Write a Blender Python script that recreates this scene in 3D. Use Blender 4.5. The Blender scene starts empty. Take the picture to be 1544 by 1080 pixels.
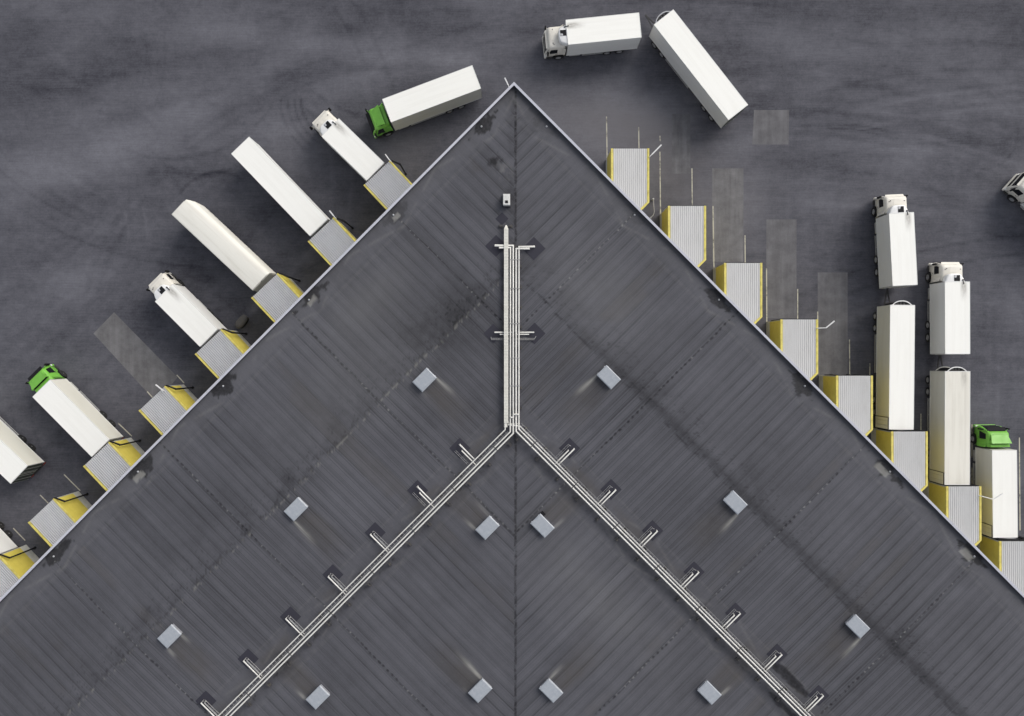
import bpy, math, random
import numpy as np
random.seed(7)
R = math.radians
sc = bpy.context.scene
COL = sc.collection

# ------------------------------------------------------------------ camera model (drone straight above the yard)
CAMH, FPX, CU, CV = 85.0, 1166.0, 772.0, 540.0
def at(u, v, z):
    """point of the place at height z seen at photo pixel (u, v)"""
    s = FPX / (CAMH - z)
    return ((u - CU) / s, (CV - v) / s)

# ------------------------------------------------------------------ object helpers
def tag(o, label=None, cat=None, group=None, kind=None):
    if label: o['label'] = label
    if cat: o['category'] = cat
    if group: o['group'] = group
    if kind: o['kind'] = kind
    return o
def empty(name, loc, rz=0.0):
    o = bpy.data.objects.new(name, None)
    o.location = loc; o.rotation_euler = (0, 0, rz)
    o.empty_display_size = 0.5
    COL.objects.link(o)
    return o

class MB:
    def __init__(s): s.v = []; s.f = []
    def add(s, vs, fs):
        n = len(s.v); s.v += [tuple(p) for p in vs]; s.f += [tuple(i + n for i in f) for f in fs]; return s
    def box(s, x0, x1, y0, y1, z0, z1):
        return s.add([(x0,y0,z0),(x1,y0,z0),(x1,y1,z0),(x0,y1,z0),(x0,y0,z1),(x1,y0,z1),(x1,y1,z1),(x0,y1,z1)],
                     [(3,2,1,0),(4,5,6,7),(0,1,5,4),(1,2,6,5),(2,3,7,6),(3,0,4,7)])
    def obox(s, c, L, W, H, a):
        """box centred at c, turned by a about z"""
        ca, sa = math.cos(a), math.sin(a); vs = []
        for dz in (-H/2, H/2):
            for dx, dy in ((-L/2,-W/2),(L/2,-W/2),(L/2,W/2),(-L/2,W/2)):
                vs.append((c[0]+dx*ca-dy*sa, c[1]+dx*sa+dy*ca, c[2]+dz))
        return s.add(vs, [(3,2,1,0),(4,5,6,7),(0,1,5,4),(1,2,6,5),(2,3,7,6),(3,0,4,7)])
    def prism(s, poly, z0, z1):
        n = len(poly)
        area = sum(poly[i][0]*poly[(i+1)%n][1]-poly[(i+1)%n][0]*poly[i][1] for i in range(n))
        if area < 0: poly = poly[::-1]
        vs = [(x,y,z0) for x,y in poly] + [(x,y,z1) for x,y in poly]
        fs = [tuple(range(n-1,-1,-1)), tuple(range(n, 2*n))] + [(i,(i+1)%n,n+(i+1)%n,n+i) for i in range(n)]
        return s.add(vs, fs)
    def beam(s, p, q, w, h):
        """box bar from p to q, width w, height h (p, q on its axis)"""
        return s.tube(p, q, None, 4, (w, h))
    def tube(s, p, q, r, n=8, wh=None):
        P = np.array(p, float); Q = np.array(q, float); d = Q-P; L = np.linalg.norm(d)
        if L < 1e-6: return s
        d /= L; up = np.array((0,0,1.0)) if abs(d[2]) < .95 else np.array((1.0,0,0))
        a = np.cross(d, up); a /= np.linalg.norm(a); b = np.cross(a, d)
        if wh: ring = [(-wh[0]/2,-wh[1]/2),(wh[0]/2,-wh[1]/2),(wh[0]/2,wh[1]/2),(-wh[0]/2,wh[1]/2)]
        else: ring = [(r*math.cos(2*math.pi*k/n), r*math.sin(2*math.pi*k/n)) for k in range(n)]
        m = len(ring)
        vs = [tuple(P+a*x+b*y) for x,y in ring] + [tuple(Q+a*x+b*y) for x,y in ring]
        fs = [tuple(range(m)), tuple(range(2*m-1, m-1, -1))] + [(i, m+i, m+(i+1)%m, (i+1)%m) for i in range(m)]
        return s.add(vs, fs)
    def path(s, pts, r, n=8):
        """one swept pipe along a polyline, mitred at its corners"""
        P = [np.array(p, float) for p in pts]; rings = []
        for i, p in enumerate(P):
            d0 = (p-P[i-1]) if i else None
            d1 = (P[i+1]-p) if i < len(P)-1 else None
            if d0 is not None: d0 = d0/np.linalg.norm(d0)
            if d1 is not None: d1 = d1/np.linalg.norm(d1)
            if d0 is None: t = d1; k = 1
            elif d1 is None: t = d0; k = 1
            else:
                t = d0+d1; t /= np.linalg.norm(t); k = 1/max(.4, float(np.dot(t, d1)))
            dd = d1 if d1 is not None else d0
            up = np.array((0,0,1.0))
            if abs(t[2]) > .9: up = np.array((0.3,1.0,0))
            a = np.cross(t, up); a /= np.linalg.norm(a); b = np.cross(a, t)
            rings.append([tuple(p + a*r*k*math.cos(2*math.pi*j/n) + b*r*math.sin(2*math.pi*j/n)) for j in range(n)])
        vs = [q for g in rings for q in g]; fs = []
        for i in range(len(rings)-1):
            for j in range(n):
                fs.append((i*n+j, (i+1)*n+j, (i+1)*n+(j+1)%n, i*n+(j+1)%n))
        fs.append(tuple(range(n))); m = (len(rings)-1)*n
        fs.append(tuple(range(m+n-1, m-1, -1)))
        return s.add(vs, fs)
    def loft(s, sections, cap0=True, cap1=True):
        n = len(sections[0]); base = [p for sec in sections for p in sec]; fs = []
        for i in range(len(sections)-1):
            for j in range(n):
                fs.append((i*n+j, i*n+(j+1)%n, (i+1)*n+(j+1)%n, (i+1)*n+j))
        if cap0: fs.append(tuple(range(n-1,-1,-1)))
        if cap1: m = (len(sections)-1)*n; fs.append(tuple(range(m, m+n)))
        return s.add(base, fs)
    def lathe_y(s, c, prof, n=20):
        """turn a profile of (y offset, radius) about the y axis through c"""
        secs = []
        for (y, r) in prof:
            secs.append([(c[0]+r*math.sin(2*math.pi*k/n), c[1]+y, c[2]+r*math.cos(2*math.pi*k/n)) for k in range(n)])
        return s.loft(secs)
    def lathe_z(s, c, prof, n=16):
        secs = [[(c[0]+r*math.cos(2*math.pi*k/n), c[1]+r*math.sin(2*math.pi*k/n), c[2]+z) for k in range(n)] for (z, r) in prof]
        return s.loft(secs)
    def build(s, name, mat, parent=None, bevel=0.0, smooth=None, seg=2):
        me = bpy.data.meshes.new(name); me.from_pydata(s.v, [], s.f); me.validate(); me.update()
        if mat: me.materials.append(mat)
        o = bpy.data.objects.new(name, me); COL.objects.link(o)
        if parent: o.parent = parent
        if smooth is not None:
            for p in me.polygons: p.use_smooth = True
            me.set_sharp_from_angle(angle=R(smooth))
        if bevel:
            b = o.modifiers.new('bevel', 'BEVEL'); b.width = bevel; b.segments = seg; b.limit_method = 'ANGLE'; b.angle_limit = R(40)
        return o

# ------------------------------------------------------------------ node helpers
class NT:
    def __init__(s, name):
        s.m = bpy.data.materials.new(name); s.m.use_nodes = True; s.t = s.m.node_tree; s.n = s.t.nodes; s.l = s.t.links
        s.b = s.n['Principled BSDF']
    def new(s, t): return s.n.new(t)
    def link(s, a, b): s.l.new(a, b)
    def put(s, sock, v):
        if hasattr(v, 'is_linked') or isinstance(v, bpy.types.NodeSocket): s.l.new(v, sock)
        else: sock.default_value = v
    def math(s, op, a, b=0.0, c=0.0, clamp=False):
        n = s.new('ShaderNodeMath'); n.operation = op; n.use_clamp = clamp
        s.put(n.inputs[0], a); s.put(n.inputs[1], b); s.put(n.inputs[2], c); return n.outputs[0]
    def coord(s, kind='Object'): return s.new('ShaderNodeTexCoord').outputs[kind]
    def sep(s, v):
        n = s.new('ShaderNodeSeparateXYZ'); s.link(v, n.inputs[0]); return n.outputs
    def comb(s, x, y, z=0.0):
        n = s.new('ShaderNodeCombineXYZ'); s.put(n.inputs[0], x); s.put(n.inputs[1], y); s.put(n.inputs[2], z); return n.outputs[0]
    def noise(s, vec, scale, detail=3.0, rough=.55, dist=0.0):
        n = s.new('ShaderNodeTexNoise'); s.link(vec, n.inputs['Vector']); n.inputs['Scale'].default_value = scale
        n.inputs['Detail'].default_value = detail; n.inputs['Roughness'].default_value = rough; n.inputs['Distortion'].default_value = dist
        return n.outputs['Fac']
    def mapv(s, v, sx, sy, sz=1.0, rot=0.0):
        n = s.new('ShaderNodeMapping'); s.link(v, n.inputs[0]); n.inputs['Scale'].default_value = (sx, sy, sz); n.inputs['Rotation'].default_value = (0,0,rot)
        return n.outputs[0]
    def rng(s, v, a, b, c=0.0, d=1.0, smooth=True):
        n = s.new('ShaderNodeMapRange'); n.interpolation_type = 'SMOOTHSTEP' if smooth else 'LINEAR'
        s.put(n.inputs[0], v); s.put(n.inputs[1], a); s.put(n.inputs[2], b); s.put(n.inputs[3], c); s.put(n.inputs[4], d); return n.outputs[0]
    def mix(s, f, a, b, mode='MIX'):
        n = s.new('ShaderNodeMix'); n.data_type = 'RGBA'; n.blend_type = mode
        s.put(n.inputs[0], f)
        for sock, v in ((n.inputs[6], a), (n.inputs[7], b)):
            if isinstance(v, tuple): sock.default_value = v if len(v) == 4 else (*v, 1)
            else: s.link(v, sock)
        return n.outputs[2]
    def scale(s, col, f):
        n = s.new('ShaderNodeVectorMath'); n.operation = 'SCALE'
        if isinstance(col, tuple): n.inputs[0].default_value = col[:3]
        else: s.link(col, n.inputs[0])
        s.put(n.inputs[3], f); return n.outputs[0]
    def attr(s, name):
        n = s.new('ShaderNodeAttribute'); n.attribute_name = name; return n.outputs['Fac']
    def bump(s, h, strength=.3, dist=.05):
        n = s.new('ShaderNodeBump'); n.inputs['Strength'].default_value = strength; n.inputs['Distance'].default_value = dist
        s.link(h, n.inputs['Height']); s.link(n.outputs[0], s.b.inputs['Normal'])
    def done(s, col, rough=.6, spec=.3, metal=0.0):
        s.put(s.b.inputs['Base Color'], (*col, 1) if isinstance(col, tuple) and len(col) == 3 else col)
        s.put(s.b.inputs['Roughness'], rough); s.b.inputs['Specular IOR Level'].default_value = spec; s.b.inputs['Metallic'].default_value = metal
        return s.m

def painted(name, col, rough=.45, dirt=.18, scale=1.3, spec=.4, metal=0.0, dcol=(.20,.18,.14)):
    """paint or sheet with uneven grime"""
    t = NT(name); c = t.coord()
    big = t.noise(c, scale, 4, .6); fine = t.noise(c, scale*9, 3, .6)
    f = t.math('MULTIPLY', t.rng(big, .35, .8), dirt)
    base = t.mix(f, col, dcol)
    base = t.scale(base, t.rng(fine, .2, .8, .94, 1.05, False))
    return t.done(base, t.rng(big, .3, .8, rough-.08, rough+.15, False), spec, metal)

M = {}
M['cab_white'] = painted('cab_white_paint', (.70,.67,.60), .35, .16, 1.5)
M['unit_white'] = painted('cooling_unit_white', (.76,.76,.75), .4, .1, 2)
M['cab_green'] = painted('cab_green_paint', (.165,.43,.058), .42, .22, 1.5, dcol=(.05,.12,.03))
M['black'] = painted('black_plastic', (.010,.010,.012), .65, .3, 3, dcol=(.035,.035,.035), spec=.15)
M['rubber'] = painted('tyre_rubber', (.014,.014,.015), .8, .4, 4, dcol=(.05,.047,.043))
M['rim'] = painted('wheel_rim', (.30,.30,.31), .45, .5, 6, dcol=(.09,.08,.07))
M['chassis'] = painted('chassis_dark', (.025,.025,.027), .6, .5, 3, dcol=(.07,.065,.06))
M['alu'] = painted('aluminium', (.50,.50,.49), .4, .3, 3, metal=.3)
M['skirt'] = painted('pale_side_skirt', (.46,.46,.43), .5, .35, 2)
M['steel'] = painted('galvanised_steel', (.42,.43,.45), .5, .3, 3, metal=.2)
M['red'] = painted('tail_lamp_red', (.35,.02,.015), .3, .1, 3)
M['amber'] = painted('amber_lamp', (.55,.22,.03), .3, .1, 3)
M['yellow'] = painted('dock_yellow_paint', (.62,.52,.10), .5, .2, 1.2, dcol=(.34,.26,.06))
M['yellow_trim'] = painted('dock_yellow_trim', (.68,.59,.15), .5, .7, 1.6, dcol=(.30,.24,.06))
M['dock_base'] = painted('dock_base_concrete', (.54,.54,.51), .75, .35, 1.5)
M['dock_door'] = painted('dock_door_grey', (.35,.36,.38), .5, .2, 2)
M['lamp_white'] = painted('lamp_white', (.72,.72,.72), .4, .1, 3)
M['wall'] = painted('warehouse_wall_cladding', (.33,.34,.37), .5, .2, .5)
M['cap'] = painted('parapet_capping', (.47,.475,.53), .4, .2, .9, dcol=(.25,.25,.28))
M['felt'] = painted('new_roofing_felt', (.025,.0245,.036), .8, .35, 2.5, dcol=(.04,.04,.05))
M['pipe'] = painted('white_pipe', (.70,.69,.65), .4, .22, 1.8, dcol=(.35,.33,.29))
M['tray'] = painted('pale_cable_tray', (.66,.65,.59), .5, .3, 2.2, dcol=(.33,.31,.27))
M['wire'] = painted('galvanised_wire', (.30,.30,.30), .5, .35, 2)
M['support'] = painted('dark_support_steel', (.035,.035,.04), .6, .4, 4)
M['vent_white'] = painted('vent_white', (.62,.62,.60), .5, .3, 4)
M['rust'] = painted('rusty_red', (.12,.03,.02), .6, .4, 3)
M['drum'] = painted('drum_rubber', (.060,.058,.058), .8, .5, 2, dcol=(.10,.09,.085))
M['rear_dark'] = painted('dark_green_rear_door', (.016,.028,.018), .5, .3, 2)
M['glass'] = NT('cab_glass').done((.008,.009,.011), .15, .35)

def roof_white(name, col, streak, rough=.45, soot=0.0):
    """box roofs: faint sheet joints, drying marks and a few dirty runs along the length"""
    t = NT(name); c = t.coord(); x, y, z = t.sep(c)
    big = t.noise(t.mapv(c, .35, 1.6), .8, 4, .6)
    run = t.noise(t.mapv(c, .12, 3.2), 1.0, 3, .55)
    fine = t.noise(c, 14, 3, .6)
    joint = t.math('PINGPONG', t.math('ADD', x, .3), .62)
    j = t.rng(joint, 0, .02, 1, 0)
    f = t.math('ADD', t.math('MULTIPLY', t.rng(run, .45, .8), streak), t.math('MULTIPLY', t.rng(big, .45, .8), streak*.8))
    f = t.math('ADD', f, t.math('MULTIPLY', j, .035))
    base = t.mix(f, col, (.42,.39,.32))
    if soot:   # exhaust grime behind the cooling unit; x = 0 is the front edge of the roof sheet
        g = t.math('MULTIPLY', t.rng(t.math('ABSOLUTE', t.math('ADD', y, .66)), .05, .48, 1, 0), t.math('MULTIPLY', t.rng(x, -2.4, -.5), t.rng(x, .02, -.15)))
        g = t.math('MULTIPLY', g, t.rng(t.noise(t.mapv(c, .7, 2.2), 1.6, 4, .65), .25, .75, .3, 1))
        base = t.mix(t.math('MULTIPLY', g, soot), base, (.17,.15,.125))
    base = t.scale(base, t.rng(fine, .2, .8, .97, 1.03, False))
    return t.done(base, rough, .35)
M['box_roof'] = roof_white('box_roof_white', (.82,.815,.77), .09)
M['box_roof_soot'] = roof_white('box_roof_white_sooty', (.82,.815,.77), .09, soot=.8)
M['box_roof_old_soot'] = roof_white('box_roof_weathered_sooty', (.70,.68,.61), .3, soot=.55)
M['box_roof_old'] = roof_white('box_roof_weathered', (.70,.68,.61), .3)
M['box_side'] = roof_white('box_side_white', (.70,.70,.68), .10)
M['box_side_old'] = roof_white('box_side_weathered', (.63,.62,.555), .2)
M['tarp'] = roof_white('tarpaulin', (.68,.67,.615), .32, .8)

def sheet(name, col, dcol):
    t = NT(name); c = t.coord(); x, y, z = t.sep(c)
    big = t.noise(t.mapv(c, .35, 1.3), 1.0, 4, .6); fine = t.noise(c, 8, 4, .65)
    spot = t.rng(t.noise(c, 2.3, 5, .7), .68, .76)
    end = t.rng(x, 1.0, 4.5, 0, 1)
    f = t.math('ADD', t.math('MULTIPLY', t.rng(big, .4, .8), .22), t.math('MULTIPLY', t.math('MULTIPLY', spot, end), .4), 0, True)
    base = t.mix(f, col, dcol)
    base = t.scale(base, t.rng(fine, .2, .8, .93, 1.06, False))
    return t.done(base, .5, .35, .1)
M['sheet_light'] = sheet('dock_roof_sheet_pale', (.57,.57,.565), (.30,.29,.26))
M['sheet_grey'] = sheet('dock_roof_sheet_left', (.56,.56,.575), (.20,.20,.20))  # left docks: nearly the same base grey, darker blotch colour

def hatch_mat():
    t = NT('hatch_cover_polycarbonate'); c = t.coord()
    a = t.noise(c, 3.2, 5, .65); b = t.noise(c, 22, 3, .6)
    base = t.mix(t.rng(a, .35, .75), (.30,.325,.36), (.36,.38,.41))
    base = t.scale(base, t.rng(b, .2, .8, .9, 1.08, False))
    return t.done(base, .35, .4)
M['hatch'] = hatch_mat()
M['hatch_side'] = painted('hatch_curb', (.24,.25,.28), .5, .3, 3)

# ------------------------------------------------------------------ value noise for wear maps
_lat = np.random.RandomState(3).rand(8, 256, 256)
def vnoise(x, y, k):
    x0 = np.floor(x).astype(int); y0 = np.floor(y).astype(int); fx = x-x0; fy = y-y0
    fx = fx*fx*(3-2*fx); fy = fy*fy*(3-2*fy); L = _lat[k % 8]
    g = lambda i, j: L[i & 255, j & 255]
    return (g(x0,y0)*(1-fx)+g(x0+1,y0)*fx)*(1-fy) + (g(x0,y0+1)*(1-fx)+g(x0+1,y0+1)*fx)*fy
def fbm(x, y, k=0, o=4):
    r = 0; a = .5; tot = 0
    for i in range(o):
        r = r + a*vnoise(x*2**i+17.3*i, y*2**i+9.1*i, k+i); tot += a; a *= .55
    return r/tot
def sstep(a, b, x):
    t = np.clip((x-a)/(b-a), 0, 1); return t*t*(3-2*t)
def grid_mesh(name, X, Y, Z, mat, uv=None, attrs=None, parent=None, flip=False, keep=None):
    nr, nc = X.shape
    me = bpy.data.meshes.new(name); nv = nr*nc; nf = (nr-1)*(nc-1)
    idx = np.arange(nv).reshape(nr, nc)
    q = np.stack([idx[:-1,:-1], idx[:-1,1:], idx[1:,1:], idx[1:,:-1]], -1).reshape(-1, 4)
    if flip: q = q[:, ::-1]
    if keep is not None:
        q = q[keep.reshape(-1)]; nf = len(q)
        used = np.unique(q); remap = np.zeros(nv, int); remap[used] = np.arange(len(used)); q = remap[q]
        X, Y, Z = (A.reshape(-1)[used] for A in (X, Y, Z)); nv = len(used)
        if uv is not None: uv = [A.reshape(-1)[used] for A in uv]
        attrs = {k: A.reshape(-1)[used] for k, A in (attrs or {}).items()}
    me.vertices.add(nv); me.vertices.foreach_set('co', np.stack([X,Y,Z], -1).reshape(-1).astype(np.float32))
    me.loops.add(nf*4); me.loops.foreach_set('vertex_index', q.reshape(-1).astype(np.int32))
    me.polygons.add(nf); me.polygons.foreach_set('loop_start', (np.arange(nf)*4).astype(np.int32))
    if uv is not None:
        l = me.uv_layers.new(name='UVMap'); u = np.stack([uv[0].reshape(-1)[q], uv[1].reshape(-1)[q]], -1)
        l.data.foreach_set('uv', u.reshape(-1).astype(np.float32))
    for k, a in (attrs or {}).items():
        me.attributes.new(k, 'FLOAT', 'POINT').data.foreach_set('value', a.reshape(-1).astype(np.float32))
    me.materials.append(mat); me.update(); me.validate()
    o = bpy.data.objects.new(name, me); COL.objects.link(o)
    if parent: o.parent = parent
    return o

# ------------------------------------------------------------------ asphalt yard
def asphalt_mat():
    t = NT('asphalt'); c = t.coord()
    tone = t.attr('tone'); warm = t.attr('warm')
    fine = t.noise(c, 4.5, 6, .8); mid = t.noise(c, 1.1, 6, .68); grit = t.noise(c, 18, 4, .8)
    streak = t.noise(t.mapv(c, .10, .9, 1, R(-4)), 1.0, 4, .6); weave = t.noise(t.mapv(c, .45, 6.5, 1, R(-3)), 1.0, 3, .65)
    v = t.math('ADD', tone, t.math('MULTIPLY', t.math('SUBTRACT', mid, .5), .46))
    v = t.math('ADD', v, t.math('MULTIPLY', t.math('SUBTRACT', streak, .5), .22))
    v = t.math('ADD', v, t.math('MULTIPLY', t.math('SUBTRACT', fine, .5), .58))
    v = t.math('ADD', v, t.math('MULTIPLY', t.math('SUBTRACT', weave, .5), .34))
    v = t.math('ADD', v, t.math('MULTIPLY', t.math('SUBTRACT', grit, .5), .22), 0, True)
    col = t.mix(v, (.018,.0185,.026), (.156,.156,.178))
    col = t.mix(warm, col, (.112,.104,.105))
    t.bump(grit, .12, .02)
    return t.done(col, .85, .25)
def tyre_arc(U, V, cx, cy, r, a0, a1, w, amp, tone, wob=0.0):
    """rubber track on the asphalt: part of a ring, in photo-pixel-sized ground units"""
    d = np.hypot(U-cx, V-cy); an = np.degrees(np.arctan2(V-cy, U-cx))
    m = np.exp(-((d-r)/w)**2) * sstep(a0, a0+6, an) * (1-sstep(a1-6, a1, an))
    n = vnoise(an*.25, d*.05, 5)
    tone -= amp*m*(.4+.9*n)
def make_ground():
    dense_x = np.arange(-58, 58.01, .2); dense_y = np.arange(-16, 41.01, .2)
    xs = np.concatenate([[-3000,-900,-300,-130,-80,-64], dense_x, [64,80,130,300,900,3000]])
    ys = np.concatenate([[-3000,-900,-300,-130,-70,-44,-28], dense_y, [46,60,100,300,900,3000]])
    X, Y = np.meshgrid(xs, ys)
    s = FPX/CAMH; U = X*s+CU; V = CV-Y*s
    tone = .43 + .46*(fbm(U/150+3, V/80+1.3, 0, 5)-.5) + .34*(fbm(U/60+.3*V/60, V/44, 2, 5)-.5)
    def blob(u, v, ru, rv, rot, amp, arr):
        a = R(rot); dx = (U-u)*math.cos(a)+(V-v)*math.sin(a); dy = -(U-u)*math.sin(a)+(V-v)*math.cos(a)
        wob = 1+.9*(fbm(U/38, V/30, 4, 3)-.5)
        arr += amp*np.exp(-((dx/ru)**2+(dy/rv)**2)*wob)
    KB = 1.3
    for b in ((230,195,130,45,-30,.20),(345,125,110,26,-22,.16),(415,205,70,42,20,.20),(575,85,150,20,6,.17),(530,125,90,24,-12,.22),
              (55,255,90,40,-32,.18),(110,425,110,42,-18,.16),(300,215,60,30,-30,.14),(470,60,160,16,4,.12),(700,95,70,22,10,.12),
              (890,170,105,50,8,.32),(985,200,75,70,60,.28),(1090,300,60,90,20,.14),(1200,450,60,80,20,.12),(1180,65,120,18,8,.14),(1240,110,180,22,10,.10),(1400,160,180,22,4,.08),
              (1300,215,200,16,5,.12),(1480,130,120,40,0,.06),(1100,330,45,120,4,.14),(1440,240,120,24,4,.10)):
        blob(*b[:5], b[5]*KB, tone)
    for b in ((160,90,130,40,-20,-.16),(60,140,80,40,-30,-.12),(420,300,130,22,-35,-.10),(260,262,60,14,-14,-.08),(1100,75,110,18,8,-.16),
              (1110,130,130,20,9,-.14),(1062,215,36,55,10,-.20),(620,20,260,16,2,-.12),(1330,20,240,22,3,-.14),(100,500,90,40,-25,-.12),
              (860,110,60,14,0,-.14),(1460,380,60,90,0,-.08),(1010,125,60,30,50,-.14),(640,235,70,30,-20,-.12)):
        blob(*b[:5], b[5]*.7, tone)
    warm = np.zeros_like(tone)
    for b in ((900,180,95,45,10,.42),(990,230,60,80,10,.42),(1080,330,70,90,30,.36),(1180,470,60,70,30,.22),(600,235,60,30,-30,.16),(1030,285,24,40,0,.2)):
        blob(*b, warm)
    # rubber tracks of turning trucks
    for a in ((520,150,66,120,215,2.2,.22),(520,150,76,118,205,1.8,.20),(520,150,86,122,198,2.0,.16),(520,150,97,120,190,1.8,.14),
              (300,180,84,60,130,2,.14),(300,176,92,55,118,1.8,.12),(330,330,70,-150,-60,2.5,.2),(260,60,180,30,120,2.4,.09),
              (1180,900,700,-110,-55,5,.10),(1180,900,712,-105,-55,4,.09),(1220,940,770,-115,-58,6,.10),(1220,940,842,-112,-60,7,.09),
              (1100,1250,1080,-96,-62,4,.12),(1100,1250,1092,-98,-60,4,.10),(1100,1250,1140,-100,-62,7,.10),(1100,1250,1010,-90,-66,5,.10),
              (1250,560,372,-100,-70,2,.20),(1250,560,366,-98,-74,2,.16),(640,1500,1400,-120,-75,7,.08),(640,1500,1460,-115,-78,9,.08),
              (120,700,330,-100,-35,6,.10),(120,700,342,-100,-40,5,.10),(560,560,430,-165,-110,5,.10),(560,560,446,-168,-105,5,.08),
              (1480,200,55,-40,140,2,.10),(1430,420,160,-30,60,4,.06)):
        tyre_arc(U, V, *a, tone)
    rs = np.random.RandomState(21)
    for i in range(46):
        if i % 2:    # sweeping turns on the left yard
            u, v, r = rs.uniform(-50, 650), rs.uniform(-250, 650), rs.uniform(130, 520); a0 = rs.uniform(-180, 150)
        else:        # long shallow curves over the top and right
            u, v, r = rs.uniform(900, 1700), rs.uniform(900, 1500), 0; r = v-rs.uniform(-10, 420); a0 = rs.uniform(-125, -70)
        sp = rs.uniform(25, 75); w_ = rs.uniform(1.6, 3.4); am = rs.uniform(.05, .13)*(1 if rs.rand() < .72 else -.8)
        for off in (0, 28): tyre_arc(U, V, u, v, r+off, a0, a0+sp, w_, am, tone)
    # long lanes of wear crossing the top and right of the yard, and lanes into the docks
    lane = fbm(U/420+.02*V, (V-.07*U)/13, 1, 3)-.5
    tone += .17*lane*sstep(700, 1100, U+.0*V)
    lane2 = fbm((U*.7+V*.7)/9, (U*.7-V*.7)/160, 6, 3)-.5
    tone += .14*lane2*sstep(60, -60, (U-600)+(V-200)*.2)*sstep(150, 420, V)
    lane3 = fbm(U/7, V/150, 3, 3)-.5
    tone += .14*lane3*sstep(880, 960, U)*sstep(160, 260, V-.35*(U-950))
    o = grid_mesh('asphalt_yard', X, Y, np.zeros_like(X), asphalt_mat(), attrs={'tone': np.clip(tone, .02, 1), 'warm': np.clip(warm, 0, .7)})
    tag(o, 'dark worn asphalt yard with tyre marks around the warehouse', 'asphalt yard', kind='structure')
make_ground()

def patch_mat(name, col):
    t = NT(name); c = t.coord()
    a = t.noise(c, .7, 5, .62); b = t.noise(c, 9, 4, .7); st = t.noise(t.mapv(c, 1.6, .12), 1, 3, .6)
    f = t.math('ADD', t.math('MULTIPLY', t.math('SUBTRACT', a, .5), 1.1), t.math('MULTIPLY', t.math('SUBTRACT', st, .5), .7))
    f = t.math('ADD', f, t.math('MULTIPLY', t.math('SUBTRACT', b, .5), .45))
    return t.done(t.scale(col, t.math('ADD', 1.0, f)), .85, .25)
M['patch_warm'] = patch_mat('asphalt_patch_warm', (.136,.133,.137))
M['patch_cool'] = patch_mat('asphalt_patch_cool', (.116,.114,.121))
M['patch_dim'] = patch_mat('asphalt_patch_dim', (.118,.116,.124))
def ground_patch(px, mat, z, label):
    pts = [(*at(u, v, 0), z) for u, v in px]
    m = MB().add(pts, [tuple(range(len(pts)))])
    tag(m.build('asphalt_patch', mat), label, 'asphalt patch', kind='structure')
ground_patch([(141,503),(236,607),(268,569),(172,471)], M['patch_warm'], .004, 'light resurfaced asphalt strip leading to an empty left dock')
ground_patch([(1074,395),(1121,395),(1121,254),(1074,254)], M['patch_warm'], .004, 'light asphalt strip before the third right dock')
ground_patch([(1155.5,480),(1201,480),(1201,331),(1155.5,331)], M['patch_cool'], .004, 'light asphalt strip before the fourth right dock')
ground_patch([(1233,566),(1278,566),(1278,411),(1233,411)], M['patch_cool'], .004, 'light asphalt strip before the fifth right dock')
ground_patch([(1134,218),(1189,218),(1190,166),(1137,166)], M['patch_cool'], .004, 'small square asphalt repair in the open yard')
ground_patch([(1013,262),(1041,262),(1041,172),(1013,172)], M['patch_dim'], .004, 'narrow asphalt strip beside the lane lines')

def line_mat():
    t = NT('worn_lane_paint'); c = t.coord()
    n = t.noise(c, 3.0, 5, .7); n2 = t.noise(c, .6, 2, .5)
    w = t.rng(t.math('ADD', n, t.math('MULTIPLY', t.math('SUBTRACT', n2, .5), .8)), .44, .78)
    return t.done(t.mix(w, (.44,.42,.34), (.13,.125,.115)), .8, .25)
M['line'] = line_mat()
def lane(u0, v0, u1, v1, w=.12):
    a = at(u0, v0, 0); b = at(u1, v1, 0); d = math.atan2(b[1]-a[1], b[0]-a[0]); nx, ny = -math.sin(d)*w/2, math.cos(d)*w/2
    m = MB().add([(a[0]-nx,a[1]-ny,.008),(b[0]-nx,b[1]-ny,.008),(b[0]+nx,b[1]+ny,.008),(a[0]+nx,a[1]+ny,.008)], [(0,1,2,3)])
    tag(m.build('lane_line', M['line']), 'worn pale lane line painted on the asphalt', 'lane line', kind='structure')
for l in ((914.5,176,915.5,248),(963,192,963.5,228),(995,205,995.5,213),(995,229,996,330),(1043.3,254,1043.8,315),(1075,311,1076.5,404),
          (1123.3,355,1123.6,402),(1155.8,405,1156.2,490),(1202.7,436,1202.7,486),(1232.9,470,1233,490),(1280.8,512,1281.2,570),(1311.5,548,1311.5,572),
          (1388.5,624,1388.5,655),(1465.5,705,1465.8,738),(1537,660,1538,800),(1465.5,640,1465.5,690),
          (178,638,199,658),(96.5,715.5,121,740),(60.5,746.5,76,762),(222,590.5,233,603),(266.5,565.5,278,578),(20,796.5,38,815)):
    lane(*l)

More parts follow.
